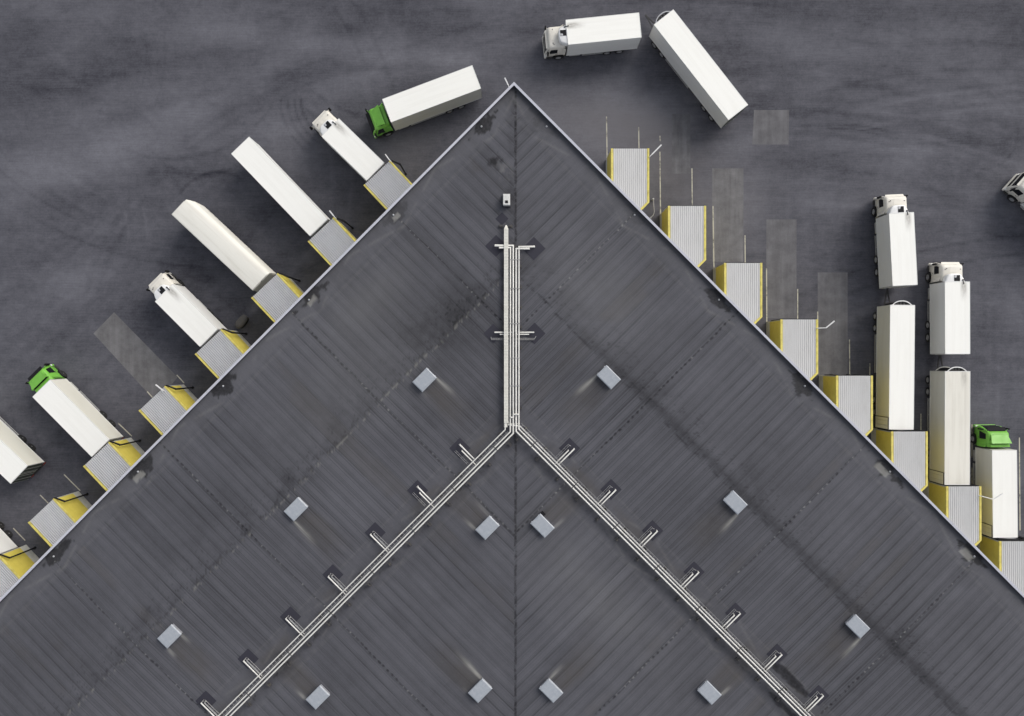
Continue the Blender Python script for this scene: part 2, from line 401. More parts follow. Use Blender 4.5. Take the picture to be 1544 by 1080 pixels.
# ------------------------------------------------------------------ warehouse
A0 = np.array((.19, 26.5)); S1, C1 = .7053, .7089
DL, NL = np.array((-S1, -C1)), np.array((C1, -S1))     # along the left eave / inward
DR, NR = np.array((S1, -C1)), np.array((-C1, -S1))     # along the right eave / inward
VAL, RID = 23.1, 12.35
EX_B = [0, RID, VAL, 34.6, 46.0, 57.5]; EX_Z = [10.0, 10.34, 10.04, 10.34, 10.04, 10.34]
def roof_z(b): return float(np.interp(b, EX_B, EX_Z))
def roof_at(u, v, dz=0.0):
    """point on the roof (plus dz) seen at pixel u, v"""
    z = 10.15
    for _ in range(3):
        x, y = at(u, v, z+dz); n = NL if x < A0[0] else NR
        b = (x-A0[0])*n[0] + (y-A0[1])*n[1]; z = roof_z(b)
    return (x, y, z+dz)
def roof_mat():
    t = NT('bitumen_roof_felt'); uv = t.new('ShaderNodeUVMap').outputs[0]; a, b, _ = t.sep(uv); c = t.coord(); X, Y, Z = t.sep(c)
    side = t.attr('side'); dark = t.attr('dark'); pale = t.attr('pale'); brown = t.attr('brown'); flat = t.attr('flat')
    aa = t.math('ADD', a, t.math('MULTIPLY', side, 13.37))
    cell = t.math('FLOOR', aa)
    wn = t.new('ShaderNodeTexWhiteNoise'); wn.noise_dimensions = '1D'; t.link(cell, wn.inputs['W'])
    cellB = t.math('FLOOR', t.math('DIVIDE', t.math('ADD', b, t.math('MULTIPLY', wn.outputs[0], 7)), 40.0))
    wn2 = t.new('ShaderNodeTexWhiteNoise'); wn2.noise_dimensions = '2D'; t.link(t.comb(cell, cellB), wn2.inputs['Vector'])
    fr = t.math('FRACT', aa); d = t.math('MINIMUM', fr, t.math('SUBTRACT', 1.0, fr))
    wob = t.noise(c, .9, 3, .6)
    seam = t.rng(d, .02, t.math('ADD', .06, t.math('MULTIPLY', wob, .10)), 1, 0)
    strength = t.math('MULTIPLY', t.rng(wn.outputs[0], .1, .9, .45, .95), t.rng(t.noise(c, .16, 3, .6), .35, .65, .45, 1.15))
    nf = t.math('SUBTRACT', 1.0, flat)
    seam = t.math('MULTIPLY', t.math('MULTIPLY', seam, strength), nf)
    # second faint line where each roll overlaps
    fr2 = t.math('FRACT', t.math('ADD', aa, .12)); d2 = t.math('MINIMUM', fr2, t.math('SUBTRACT', 1.0, fr2))
    inner = t.rng(t.math('ABSOLUTE', t.math('SUBTRACT', b, 17.7)), 5.0, 5.6, 1, 0)   # narrow rolls between ridge and pipe rack
    seam2 = t.math('MULTIPLY', t.math('MULTIPLY', t.rng(d2, .01, .05, 1, 0), .25), nf)
    fr3 = t.math('FRACT', t.math('MULTIPLY', aa, 2.0)); d3 = t.math('ABSOLUTE', t.math('SUBTRACT', fr3, .5))
    seam2 = t.math('MAXIMUM', seam2, t.math('MULTIPLY', t.math('MULTIPLY', t.rng(d3, .02, .12, 1, 0), t.math('ADD', .16, t.math('MULTIPLY', inner, .14))), nf))
    gran = t.noise(c, 7, 5, .8); mid = t.noise(c, .55, 5, .65); big = t.noise(c, .09, 4, .6)
    streak = t.noise(t.comb(t.math('MULTIPLY', aa, 3.1), t.math('MULTIPLY', b, .16)), 1.0, 4, .65)
    v = t.math('ADD', 1.0, t.math('MULTIPLY', t.math('MULTIPLY', t.math('SUBTRACT', wn2.outputs[0], .5), .10), nf))
    streak2 = t.noise(t.comb(t.math('MULTIPLY', aa, 8.3), t.math('MULTIPLY', b, .10)), 1.0, 4, .7)
    for n_, k in ((gran, .44), (mid, .34), (big, .60), (streak, .22), (streak2, .48)):
        v = t.math('ADD', v, t.math('MULTIPLY', t.math('SUBTRACT', n_, .5), k))
    v = t.math('MULTIPLY', v, t.math('SUBTRACT', 1.0, t.math('MULTIPLY', seam, .50)))
    v = t.math('MULTIPLY', v, t.math('SUBTRACT', 1.0, seam2))
    # rows of moss and fixings at the four cross joints on each wing
    lines = None
    for q in (17.1, 30.9, 48.8, 64.2):
        w = t.math('MULTIPLY', t.math('SUBTRACT', t.noise(c, .5, 2), .5), .35)
        dd = t.math('ABSOLUTE', t.math('ADD', t.math('SUBTRACT', a, q), w))
        lines = dd if lines is None else t.math('MINIMUM', lines, dd)
    bandw = t.rng(lines, .04, .17, 1, 0)
    per = t.math('PINGPONG', t.math('ADD', b, t.math('MULTIPLY', wob, .3)), .30)
    dot = t.math('ADD', t.math('MULTIPLY', t.noise(c, 2.6, 3, .6), .62), t.math('MULTIPLY', per, .75)); long_ = t.noise(c, .22, 2, .5)
    dk = t.math('MULTIPLY', t.math('MULTIPLY', bandw, t.rng(dot, .42, .50)), t.rng(long_, .40, .62, .12, .95))
    lt = t.math('MULTIPLY', t.math('MULTIPLY', t.rng(lines, .02, .13, 1, 0), t.rng(dot, .36, .28)), t.rng(long_, .60, .45, .15, .8))
    v = t.math('MULTIPLY', v, t.math('SUBTRACT', 1.0, t.math('MULTIPLY', t.rng(lines, .03, .10, 1, 0), .25)))
    # mitre joint between the two wings
    mx = t.math('ABSOLUTE', t.math('ADD', t.math('SUBTRACT', X, .15), t.math('MULTIPLY', t.math('SUBTRACT', wob, .5), .25)))
    mj = t.rng(mx, .03, .2, 1, 0)
    mdot = t.rng(t.noise(t.mapv(c, 1.2, 1.9), 1.4, 4, .65), .40, .58)
    dk = t.math('MAXIMUM', dk, t.math('MULTIPLY', mj, t.math('ADD', .35, t.math('MULTIPLY', mdot, .6))))
    dark_all = t.math('ADD', t.math('MULTIPLY', dark, t.math('ADD', .45, t.math('MULTIPLY', t.noise(c, 3.4, 5, .7), 1.1))), t.math('MULTIPLY', dk, .8), 0, True)
    v = t.math('MAXIMUM', v, .25)
    col = t.scale((.079,.0797,.0915), v)
    col = t.mix(brown, col, (.072,.064,.056))
    col = t.mix(dark_all, col, (.014,.014,.017))
    col = t.mix(t.math('MULTIPLY', lt, .45), col, (.30,.30,.29))
    col = t.mix(pale, col, (.34,.335,.31))
    t.bump(t.math('ADD', gran, t.math('MULTIPLY', seam, 1.5)), .25, .03)
    return t.done(col, .82, .3)

HATCH = [(640,573,'l'),(446,768,'l'),(255,960,'l'),(918,569,'r'),(1109,758,'r'),(1294,945,'r'),
         (735,796,'l'),(818,793,'r'),(724,1042,'l'),(831,1042,'r'),(479,1052,'l'),(1070,1045,'r')]
SMUDGE = {'l': ((690,500,4.5,3,.30),(640,470,3,3.5,.22),(560,440,5,2.2,-.07),(520,560,6,4,.14),(330,760,7,3,.16),(640,640,5,3,.14),(60,1010,8,5,.16),(700,860,3,6,.14),(770,300,2,8,.18)),
          'r': ((1000,620,4,2,.16),(900,440,6,4,-.05),(1150,700,8,3,.10),(850,560,4,3,.18),(1060,800,6,3,.16),(1250,1000,6,4,.16),(900,900,8,3,-.05),(1400,1010,7,5,.16),(1180,760,3,4,.16))}
DEPOSIT = {(640,573):((-1,.8,3.0),(1,.15,1)), (446,768):((1,.75,3.6),), (255,960):((-1,.6,1.5),(1,.8,1.4)), (918,569):((-1,.9,3.6),(1,.2,1)),
           (1109,758):((1,.85,3.0),(-1,.15,1.5)), (1294,945):((1,.8,3.2),), (735,796):((1,.7,1.9),(-1,.3,2.6)), (818,793):((1,.75,1.6),),
           (724,1042):((-1,.95,4.2),(1,.2,1)), (831,1042):((-1,.85,2.2),), (479,1052):((1,.75,1.7),), (1070,1045):((1,.8,1.4),)}
DRAINS = [5.1, 17.2, 28.8, 40.6, 52.3, 63.9, 75.5]
def ab_of(x, y, side):
    d, n = (DL, NL) if side == 'l' else (DR, NR)
    r = (x-A0[0], y-A0[1]); return r[0]*d[0]+r[1]*d[1], r[0]*n[0]+r[1]*n[1]
wh = empty('warehouse', (A0[0], 5, 0))
tag(wh, 'large dark felt roofed warehouse whose two wings meet in a corner', 'warehouse')
INV = wh.location.copy(); INV.negate()
def wpart(name, mb, mat, **k):
    o = mb.build(name, mat, wh, **k); o.location = INV; return o
def make_roof(side):
    d, n = (DL, NL) if side == 'l' else (DR, NR)
    t = np.concatenate([np.arange(0, 80, .16), [90, 110, 140]]); b = np.concatenate([np.arange(0, 47, .16), [50, 57.5]])
    T, B = np.meshgrid(t, b); k = C1/S1; Aa = np.maximum(T, B*k); inside = T > B*k
    keep = inside[:-1,:-1] | inside[:-1,1:] | inside[1:,1:] | inside[1:,:-1]
    X = A0[0]+Aa*d[0]+B*n[0]; Y = A0[1]+Aa*d[1]+B*n[1]; Z = np.interp(B, EX_B, EX_Z)
    sg = -1 if side == 'l' else 1
    flat = (1-sstep(1.5, 2.1, B)) + (1-sstep(1.5, 2.0, np.abs(B-VAL)))*.85
    dark = np.zeros_like(X); pale = np.zeros_like(X); brown = np.zeros_like(X)
    n1 = fbm(X*.9, Y*.9, 1, 4); n2 = fbm(X*.35, Y*.35, 3, 4); n3 = fbm(X*2.2, Y*2.2, 5, 3); n4 = fbm(X*4.5, Y*4.5, 2, 2)
    # water lines of the tapered eave falls
    dr = np.array(DRAINS); near = np.min(np.abs(Aa[..., None]-dr), -1)
    crick = .35 + 1.75*np.clip(1-near/5.9, 0, 1)
    pale += .10*np.exp(-((B-crick)/.13)**2)*sstep(.35, .6, n1) + .05*np.exp(-((B-2.15)/.12)**2)
    pale += .05*(1-sstep(1.2, 2.1, B))*n2
    crv = .3+1.5*np.clip(1-near/5.9, 0, 1)
    for sgn in (1, -1):
        pale += .09*np.exp(-((B-VAL-sgn*crv)/.12)**2)*sstep(.4, .65, n1)
        pale += .05*np.exp(-((B-VAL-sgn*1.95)/.1)**2)
    # puddle dirt at the drains
    for i, q in enumerate(DRAINS):
        k2 = (1.0 if side == 'l' else .95) if i != (1 if side == 'l' else 0) else .45
        if side == 'r' and i < 2: k2 = .25
        w = .62*np.abs(Aa-q+.25)/1.35 + np.abs(B-.62)/1.05 + (n3-.5)*.9 + (n1-.5)*1.2
        dark = np.maximum(dark, k2*.92*(1-sstep(.72, .92, w)))
    flakes = {'l': ((28.7,.9,.62,.3),(52.6,1.0,.7,.35),(17.1,.9,.5,.25)), 'r': ((51.8,1.05,.85,.36),(63.3,1.0,.8,.38))}[side]
    for (fa, fb, la, lb) in flakes:
        w = np.maximum(np.abs(Aa-fa)/la, np.abs(B-fb)/lb) + (n3-.5)*.7
        pale = np.maximum(pale, .46*(1-sstep(.75, 1.0, w)))
    # ridge line dirt
    rb = RID + .25*(n2-.5)*2 + (.15 if side == 'r' else 0)
    if side == 'r':
        dark = np.maximum(dark, .44*np.exp(-((B-rb+.25)/.5)**2)*sstep(.1, .5, n1+.16)*sstep(2, 16, Aa-12))
        dark = np.maximum(dark, .62*np.exp(-((B-rb-.25)/.16)**2)*sstep(.42, .6, n3))
        dark += .22*np.exp(-((B-rb+1.4)/1.1)**2)*sstep(.4, .7, n2)
    else:
        dark = np.maximum(dark, .48*np.exp(-((B-rb)/.3)**2)*sstep(.45, .62, n4))
        dark += .20*np.exp(-((B-rb+.6)/.9)**2)*sstep(.42, .7, n1)
        dark += .28*np.exp(-((B-rb+1.2)/2.0)**2)*sstep(.5, .8, n2)
        pale += .30*np.exp(-((B-rb-.2)/.16)**2)*sstep(.56, .68, n4)
    # blotches of moss near the ridge
    dark += .34*sstep(.70, .80, n4)*np.exp(-((B-RID+1.0)/1.8)**2)
    # grime beside the mitre joint
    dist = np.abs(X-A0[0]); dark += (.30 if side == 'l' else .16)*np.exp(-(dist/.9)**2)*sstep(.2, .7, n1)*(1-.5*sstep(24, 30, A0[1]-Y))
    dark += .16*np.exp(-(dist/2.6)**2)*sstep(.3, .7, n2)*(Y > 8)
    # pipe shadow painted beside the rack, plus valley dirt and puddle stains
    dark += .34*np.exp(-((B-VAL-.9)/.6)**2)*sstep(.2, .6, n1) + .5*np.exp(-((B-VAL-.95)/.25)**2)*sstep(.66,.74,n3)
    brown += .35*np.exp(-((B-VAL+.9)/.5)**2)*sstep(.4, .7, n2)
    if side == 'r':
        ca, cb = ab_of(*roof_at(1192,1026)[:2], 'r')
        w = np.hypot((Aa-ca)/2.6, (B-cb)/.55)+(n1-.5)*.9
        dark = np.maximum(dark, .85*(1-sstep(.8, 1.0, w)))
        ca, cb = ab_of(*roof_at(1178,1062)[:2], 'r')
        w = np.hypot((Aa-ca)/2.2, (B-cb)/.35)+(n1-.5)*.9
        dark = np.maximum(dark, .8*(1-sstep(.8, 1.0, w)))
    # deposits trailing down the fall from the hatches
    rs = np.random.RandomState(5)
    for (u, v, s_) in HATCH:
        if s_ != side: continue
        ha, hb = ab_of(*roof_at(u, v)[:2], side)
        dirn = 1 if hb < VAL else -1
        run = (B-hb)*dirn - .72; ln = rs.uniform(1.7, 3.2)
        for (e, amp, ln) in DEPOSIT[(u, v)]:
            off = Aa-ha-e*(.93+.05*np.clip(run, 0, 3))
            m = np.exp(-(off/(.10+.07*np.clip(run, 0, 2)))**2)*sstep(-.3, .05, run)*(1-sstep(.1, ln, run))
            pale += .78*amp*m*(.45+1.0*n1)
        fan = np.exp(-((Aa-ha)/(1.0+.12*np.clip(run,0,9)))**4)*sstep(0, .3, run)*(1-sstep(1.5, 7.0, run))
        brown += .42*fan*(.4+n1); dark += .14*fan*n2
    if side == 'l':
        ca, cb = ab_of(*roof_at(745,243)[:2], 'l'); w = np.hypot(Aa-ca, B-cb)
        dark = np.maximum(dark, .9*(1-sstep(.3, .8, w+(n3-.5)*1.2)))
        pale += .18*np.exp(-((Aa-ca)/.7)**2-((B-cb-1.6)/1.0)**2)*sstep(.45, .65, n3)
        pale += .05*np.exp(-((Aa-30)/9)**2-((B-9)/5)**2)
    for (u, v, ra, rb_, am) in SMUDGE[side]:
        ca, cb = ab_of(*roof_at(u, v)[:2], side); g = am*np.exp(-((Aa-ca)/ra)**2-((B-cb)/rb_)**2)*(.35+1.3*n2)
        if am > 0: dark += g
        else: pale -= g
    # long pale or dull washes running down some rolls
    col_ = np.floor(Aa+ (13.37 if side == 'r' else 0)).astype(int); rn = np.random.RandomState(11).rand(400)[col_ % 400]
    brown += .22*np.where(rn > .93, sstep(.35, .7, n2), 0)*(1-np.clip(flat, 0, 1))
    dark += .14*np.where((rn < .16), sstep(.3, .6, n2), 0)
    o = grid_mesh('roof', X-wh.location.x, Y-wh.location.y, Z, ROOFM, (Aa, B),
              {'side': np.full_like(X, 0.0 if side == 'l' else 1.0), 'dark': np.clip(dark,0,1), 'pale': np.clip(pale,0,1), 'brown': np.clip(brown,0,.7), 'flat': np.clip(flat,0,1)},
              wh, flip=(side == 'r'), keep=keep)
    return o
ROOFM = roof_mat()
# shader 'Object' coordinates of the roof are relative to the warehouse origin, so the mitre stays at x = 0
for n_ in list(ROOFM.node_tree.nodes): pass
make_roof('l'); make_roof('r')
FAR = 118.0
for side, d, n in (('l', DL, NL), ('r', DR, NR)):
    def q(a, b): return (A0[0]+a*d[0]+b*n[0], A0[1]+a*d[1]+b*n[1])
    k = C1/S1
    # capping 0.4 m wide with an upstand inside, mitred at the corner
    wpart('parapet_capping', MB().prism([q(-.1*k,-.1), q(.13*k,.13), q(FAR,.13), q(FAR,-.1)], 10.36, 10.42), M['cap'], bevel=.012)
    wpart('parapet_wall', MB().prism([q(-.04*k,-.04), q(.10*k,.10), q(FAR,.10), q(FAR,-.04)], 9.9, 10.358), M['felt'])
    wpart('wall', MB().prism([q(-.02*k,-.02), q(.18*k,.18), q(FAR,.18), q(FAR,-.02)], 0, 9.898), M['wall'])
    wpart('wall', MB().prism([q(57.3*k,57.3), q(57.5*k,57.5), q(FAR,57.5), q(FAR,57.3)], 0, 10.3), M['wall'])
    for a_ in np.arange(6, 76, 6.0): wpart('capping_joint', MB().obox((*q(a_, .015), 10.424), .05, .23, .012, math.atan2(d[1], d[0])), M['steel'])
    for a_ in DRAINS[:6]:
        x, y = q(a_, .62)
        m = MB(); m.lathe_z((x, y, roof_z(.62)), [(0,.10),(.03,.10),(.05,.09),(.10,.06),(.12,.02)], 10)
        wpart('roof_drain', m, M['steel'], smooth=40)
PATCHES = []
for i in range(7):
    PATCHES.append((693.4-63.8*i, 676+63.5*i, 1.45)); PATCHES.append((858.7+62.6*i, 676+62.1*i, 1.45))
PATCHES += [(748,371,1.5),(805,375,1.6),(757,330,.9),(744,503,1.35),(806,503,1.5)]
for (u, v, sz) in PATCHES:
    x, y, z = roof_at(u, v); n = NL if x < A0[0] else NR
    sl = math.atan2(n[1], n[0])
    m = MB(); ca, sa = math.cos(sl), math.sin(sl); vs = []
    ang = .3
    for zz in (.012, .028):
        for dx, dy in ((-1,-1),(1,-1),(1,1),(-1,1)):
            px_, py_ = x+(dx*ca-dy*sa)*sz/2, y+(dx*sa+dy*ca)*sz/2
            b = (px_-A0[0])*n[0]+(py_-A0[1])*n[1]
            vs.append((px_, py_, roof_z(b)+zz))
    m.add(vs, [(3,2,1,0),(4,5,6,7),(0,1,5,4),(1,2,6,5),(2,3,7,6),(3,0,4,7)])
    wpart('felt_patch', m, M['felt'])

# ------------------------------------------------------------------ roof hatches
HLAB = ['pale grey roof hatch on the left wing nearest the roof corner, outside the pipe rack',
        'pale grey roof hatch on the left wing, middle one of the outer row',
        'pale grey roof hatch on the left wing farthest from the roof corner, outer row',
        'pale grey roof hatch on the right wing nearest the roof corner, outside the pipe rack',
        'pale grey roof hatch on the right wing, middle one of the outer row',
        'pale grey roof hatch on the right wing farthest from the roof corner, outer row',
        'pale grey roof hatch left of the mitre joint, just below the pipe fork',
        'pale grey roof hatch right of the mitre joint, with small black box at its corner',
        'pale grey roof hatch left of the mitre joint at the bottom, pale streak above',
        'pale grey roof hatch right of the mitre joint near the bottom edge',
        'pale grey roof hatch at the bottom edge, just inside the left arm of pipes',
        'pale grey roof hatch at the bottom edge, just inside the right arm of pipes']
for (u, v, s_), lab in zip(HATCH, HLAB):
    x, y, z = roof_at(u, v); d = DL if s_ == 'l' else DR
    x, y = at(u, v, z+.5)
    h = empty('roof_hatch', (x, y, z), math.atan2(d[1], d[0])); tag(h, lab, 'roof hatch', 'pale square hatches on the warehouse roof')
    MB().box(-.92, .92, -.62, .62, -.08, .40).build('curb', M['hatch_side'], h, bevel=.015)
    c = MB(); L, W = .99, .69
    c.loft([[(-L,-W,.402),(L,-W,.402),(L,W,.402),(-L,W,.402)], [(-L,-W,.47),(L,-W,.47),(L,W,.47),(-L,W,.47)],
            [(-L+.09,-W+.09,.53),(L-.09,-W+.09,.53),(L-.09,W-.09,.53),(-L+.09,W-.09,.53)]])
    c.build('cover', M['hatch'], h, bevel=.015)
    for yy in (-.45, .45): MB().box(-1.035, -.99, yy-.06, yy+.06, .40, .45).build('hinge', M['steel'], h)
x, y, z = roof_at(818, 774.5)
v = empty('junction_box', (x, y, z), math.atan2(DR[1], DR[0])); tag(v, 'small black box on the roof touching a hatch corner', 'junction box')
MB().box(-.2, .2, -.2, .2, -.03, .26).build('body', M['black'], v, bevel=.02)
MB().box(-.22, .22, -.22, .22, .262, .29).build('lid', M['black'], v, bevel=.01)
x, y, z = roof_at(763.8, 301)
x, y = at(763.8, 301, z+.8)
v = empty('roof_vent', (x, y, z), 0); tag(v, 'small white box vent with dark grille beside the mitre joint', 'roof vent')
MB().box(-.33, .33, -.52, .52, .18, .85).build('housing', M['vent_white'], v, bevel=.04)
MB().box(-.14, .14, -.36, -.10, .852, .875).build('grille', M['black'], v)
MB().box(-.40, .40, -.58, .58, -.05, .178).build('curb', M['felt'], v)
MB().box(-.345, .345, -.535, .535, .78, .80).build('lid_rim', M['alu'], v)

# ------------------------------------------------------------------ pipe rack
PZ = 10.72
rx, ry = at(772, 650, PZ)
rack = empty('pipe_rack', (rx, ry, 10.04)); tag(rack, 'Y shaped rack of white pipes and cable trays running over the dark roof', 'pipe rack')
RINV = rack.location.copy(); RINV.negate()
def rpart(name, mb, mat, **k):
    o = mb.build(name, mat, rack, **k); o.location = RINV; return o
def PP(pts, z=PZ): return [(*at(u, v, z), z) for u, v in pts]
def ldiag(u, v, far=470): return (u-far, v+far*.9985)
def rdiag(u, v, far=470): return (u+far, v+far*.9985)
def run(pts, r, z=PZ, name='pipe', drop=False):
    P = PP(pts, z)
    if drop: P = [(P[0][0], P[0][1], roof_at(*pts[0])[2]-.02)] + P
    return rpart(name, MB().path(P, r, 8), M['pipe'], smooth=50)
run([(753,373.7),(769.6,373.7),(769.4,651),ldiag(769.4,651)], .066, drop=True)
run([(746.5,370.4),(773.7,370.4),(773.8,653.6),ldiag(773.8,653.6)], .074, PZ-.02, drop=True)
run([(798,375),(778.2,375),(778.0,650.5),rdiag(778.0,650.5)], .074, drop=True)
run([(806,372),(782.5,372),(782.2,647),rdiag(782.2,647)], .066, PZ-.02, drop=True)
run([(761.6,620),(761.6,648),ldiag(761.6,648)], .055, PZ+.02)
run([(765.9,640.5),(783.9,642.8),rdiag(783.9,642.8)], .065, PZ-.06)
# cross links at the fork
run([(769.6,629.5),(774,629.5)], .07, PZ+.12, 'pipe_link'); run([(774,625),(782.4,625)], .07, PZ+.12, 'pipe_link')
run([(774,618),(774,630)], .06, PZ+.13, 'pipe_link')
# upper branch stubs
run([(746,501.3),(773.6,501.3)], .05, PZ-.17, 'branch_pipe', True); run([(754,504.3),(769.6,504.3)], .04, PZ-.17, 'branch_pipe', True)
run([(805,501.3),(782.4,501.3)], .05, PZ-.17, 'branch_pipe', True); run([(797.5,504.3),(778.2,504.3)], .04, PZ-.17, 'branch_pipe', True)
def ladder(p, q, z, w, rail=.03, step=.45, name='cable_tray', mat='wire', rung=.02):
    a = np.array(at(*p, z)); b = np.array(at(*q, z)); d = b-a; L = np.linalg.norm(d); d /= L; n = np.array((-d[1], d[0]))*w/2
    m = MB()
    for s_ in (1, -1): m.beam((*(a+n*s_), z), (*(b+n*s_), z), rail, .06)
    k = int(L/step)
    for i in range(k+1):
        c = a+d*(i+.5)*L/(k+1); m.beam((*(c+n), z), (*(c-n), z), rung, .02)
    return rpart(name, m, M[mat])
# covered tray on the stem
a = at(763.2, 345, PZ+.1); b = at(763.2, 638, PZ+.1)
m = MB(); m.box(a[0]-.205, a[0]+.205, b[1], a[1], PZ-.02, PZ+.10)
m.loft([[(a[0]-.205, a[1], PZ-.02), (a[0]+.205, a[1], PZ-.02), (a[0]+.205, a[1], PZ+.10), (a[0]-.205, a[1], PZ+.10)],
        [(a[0]-.05, a[1]+.38, PZ-.25), (a[0]+.05, a[1]+.38, PZ-.25), (a[0]+.05, a[1]+.38, PZ-.12), (a[0]-.05, a[1]+.38, PZ-.12)]])
m.box(a[0]-.205, a[0]+.12, b[1]-.42, b[1]-.002, PZ-.10, PZ+.02)
rpart('cable_duct', m, M['tray'], bevel=.008)
m = MB()
for i in range(64):
    yy = a[1]-.15-i*(a[1]-b[1]-.3)/63; m.box(a[0]-.212, a[0]+.212, yy-.008, yy+.008, PZ-.01, PZ+.106)
m.box(a[0]-.035, a[0]-.025, b[1], a[1], PZ+.101, PZ+.106); m.box(a[0]+.07, a[0]+.08, b[1], a[1], PZ+.101, PZ+.106)
rpart('duct_seam', m, M['skirt'])
# curved end of the duct that passes below the pipes to the right arm
rpart('cable_duct_bend', MB().path(PP([(765.6,626),(765.6,634.5),(767,638),(770,639.3),(783.6,639.3)], PZ-.14), .06, 8), M['tray'], smooth=50)
p0 = (764.2, 649.2); ladder(p0, ldiag(*p0), PZ-.02, .30)
p0 = (784.6, 640.0); ladder(p0, rdiag(*p0), PZ-.02, .30)
for i in range(7):
    # left arm
    u, v = 693.4-63.8*i, 676+63.5*i
    if i < 2:
        run([(u-.3,v-5.5),(u+21.8,v+16.6)], .052, PZ-.16, 'branch_pipe', True); run([(u+3,v+4),(u+25,v+26)], .045, PZ-.16, 'branch_pipe', True)
        ladder((u-7,v+4),(u+12,v+23.5), PZ-.1, .16, .018, .4, 'branch_tray')
    else:
        run([(u-7.4,v+3.4),(u+19.4,v+30.2)], .052, PZ-.16, 'branch_pipe', True); run([(u-2.2,v+3.2),(u+21,v+26.4)], .035, PZ-.16, 'branch_pipe', True)
        ladder((u-2.3,v-.2),(u+21,v+22.7), PZ-.1, .20, .018, .4, 'branch_tray')
    # right arm
    u, v = 858.7+62.6*i, 676+62.1*i
    run([(u+7.3,v+1),(u-16.2,v+24.5)], .052, PZ-.16, 'branch_pipe', True); run([(u-1.6,v+3.4),(u-21.6,v+23.4)], .045, PZ-.16, 'branch_pipe', True)
    ladder((u-.6,v-5.4),(u-22,v+16), PZ-.1, .17, .018, .4, 'branch_tray')
    for (du, dv) in (((-1,-6) if i < 2 else (-3,-2)),):
        m = MB(); c0 = roof_at(693.4-63.8*i+du, 676+63.5*i+dv); m.tube((c0[0], c0[1], c0[2]), (c0[0], c0[1], PZ-.1), .03, 6); m.tube((c0[0], c0[1], PZ-.1), (c0[0]+.14, c0[1]+.1, PZ-.04), .03, 6)
        rpart('gooseneck', m, M['wire'])
    m = MB(); c0 = roof_at(u-1.2, v-5.4); m.tube(c0, (c0[0], c0[1], PZ-.1), .03, 6); m.tube((c0[0], c0[1], PZ-.1), (c0[0]+.16, c0[1]-.06, PZ-.02), .03, 6)
    rpart('gooseneck', m, M['wire'])
# thin return loop below the upper branch stubs
m = MB()
for dv in (0, 2.2):
    m.path(PP([(740.5,510.3+dv),(806,510.3+dv)], PZ-.3), .025, 6)
    
for k in range(26):
    u = 741+k*2.56; m.beam((*at(u,510.3,PZ-.3), PZ-.3), (*at(u,512.5,PZ-.3), PZ-.3), .02, .02)
rpart('branch_tray', m, M['wire'])
for u, v in ((740.5, 508.5), (808, 507.5)):
    m = MB(); c0 = roof_at(u, v); m.tube(c0, (c0[0], c0[1], PZ-.3), .03, 6); m.tube((c0[0], c0[1], PZ-.3), (*at(u+(0 if u < 772 else -2), 511, PZ-.3), PZ-.3), .03, 6)
    rpart('gooseneck', m, M['wire'])
# supports under the pipes
def support(p, q, foot=True):
    a = np.array(at(*p, PZ-.24)); b = np.array(at(*q, PZ-.24)); zr = roof_at(*p)[2]
    m = MB(); m.beam((*a, PZ-.24), (*b, PZ-.24), .09, .09)
    d = (b-a)/np.linalg.norm(b-a); an = math.atan2(d[1], d[0])
    for e in (a+d*.06, b-d*.06):
        m.tube((*e, zr), (*e, PZ-.25), .045, 6); m.obox((*e, zr+.05), .34, .28, .14, an)
    rpart('support', m, M['support'])
for v in np.arange(341, 640, 30.5):
    if v < 360: support((754,341), (771.5,341))
    else: support((758.5, v), (785.5, v))
for k in range(15):
    o_ = 6+30.3*k; support((759.5-o_, 651.5+o_-3), (775.5-o_, 661.0+o_+5))
    support((787.5+o_, 640+o_), (773+o_, 655+o_+3))
# dark clamps across the pipes
for k in range(7):
    o_ = 24+62*k
    for (p, q) in (((767-o_,648.5+o_), (775-o_,656.5+o_)), ((785+o_,641.5+o_), (776+o_,650.5+o_))):
        m = MB(); a_ = at(*p, PZ+.1); b_ = at(*q, PZ+.1); m.beam((*a_, PZ+.1), (*b_, PZ+.1), .07, .03); rpart('clamp', m, M['support'])
for v in (391.5, 435, 488, 540, 582):
    m = MB(); a_ = at(768, v, PZ+.1); b_ = at(784, v, PZ+.1); m.beam((*a_, PZ+.09), (*b_, PZ+.09), .05, .02); rpart('clamp', m, M['wire'])

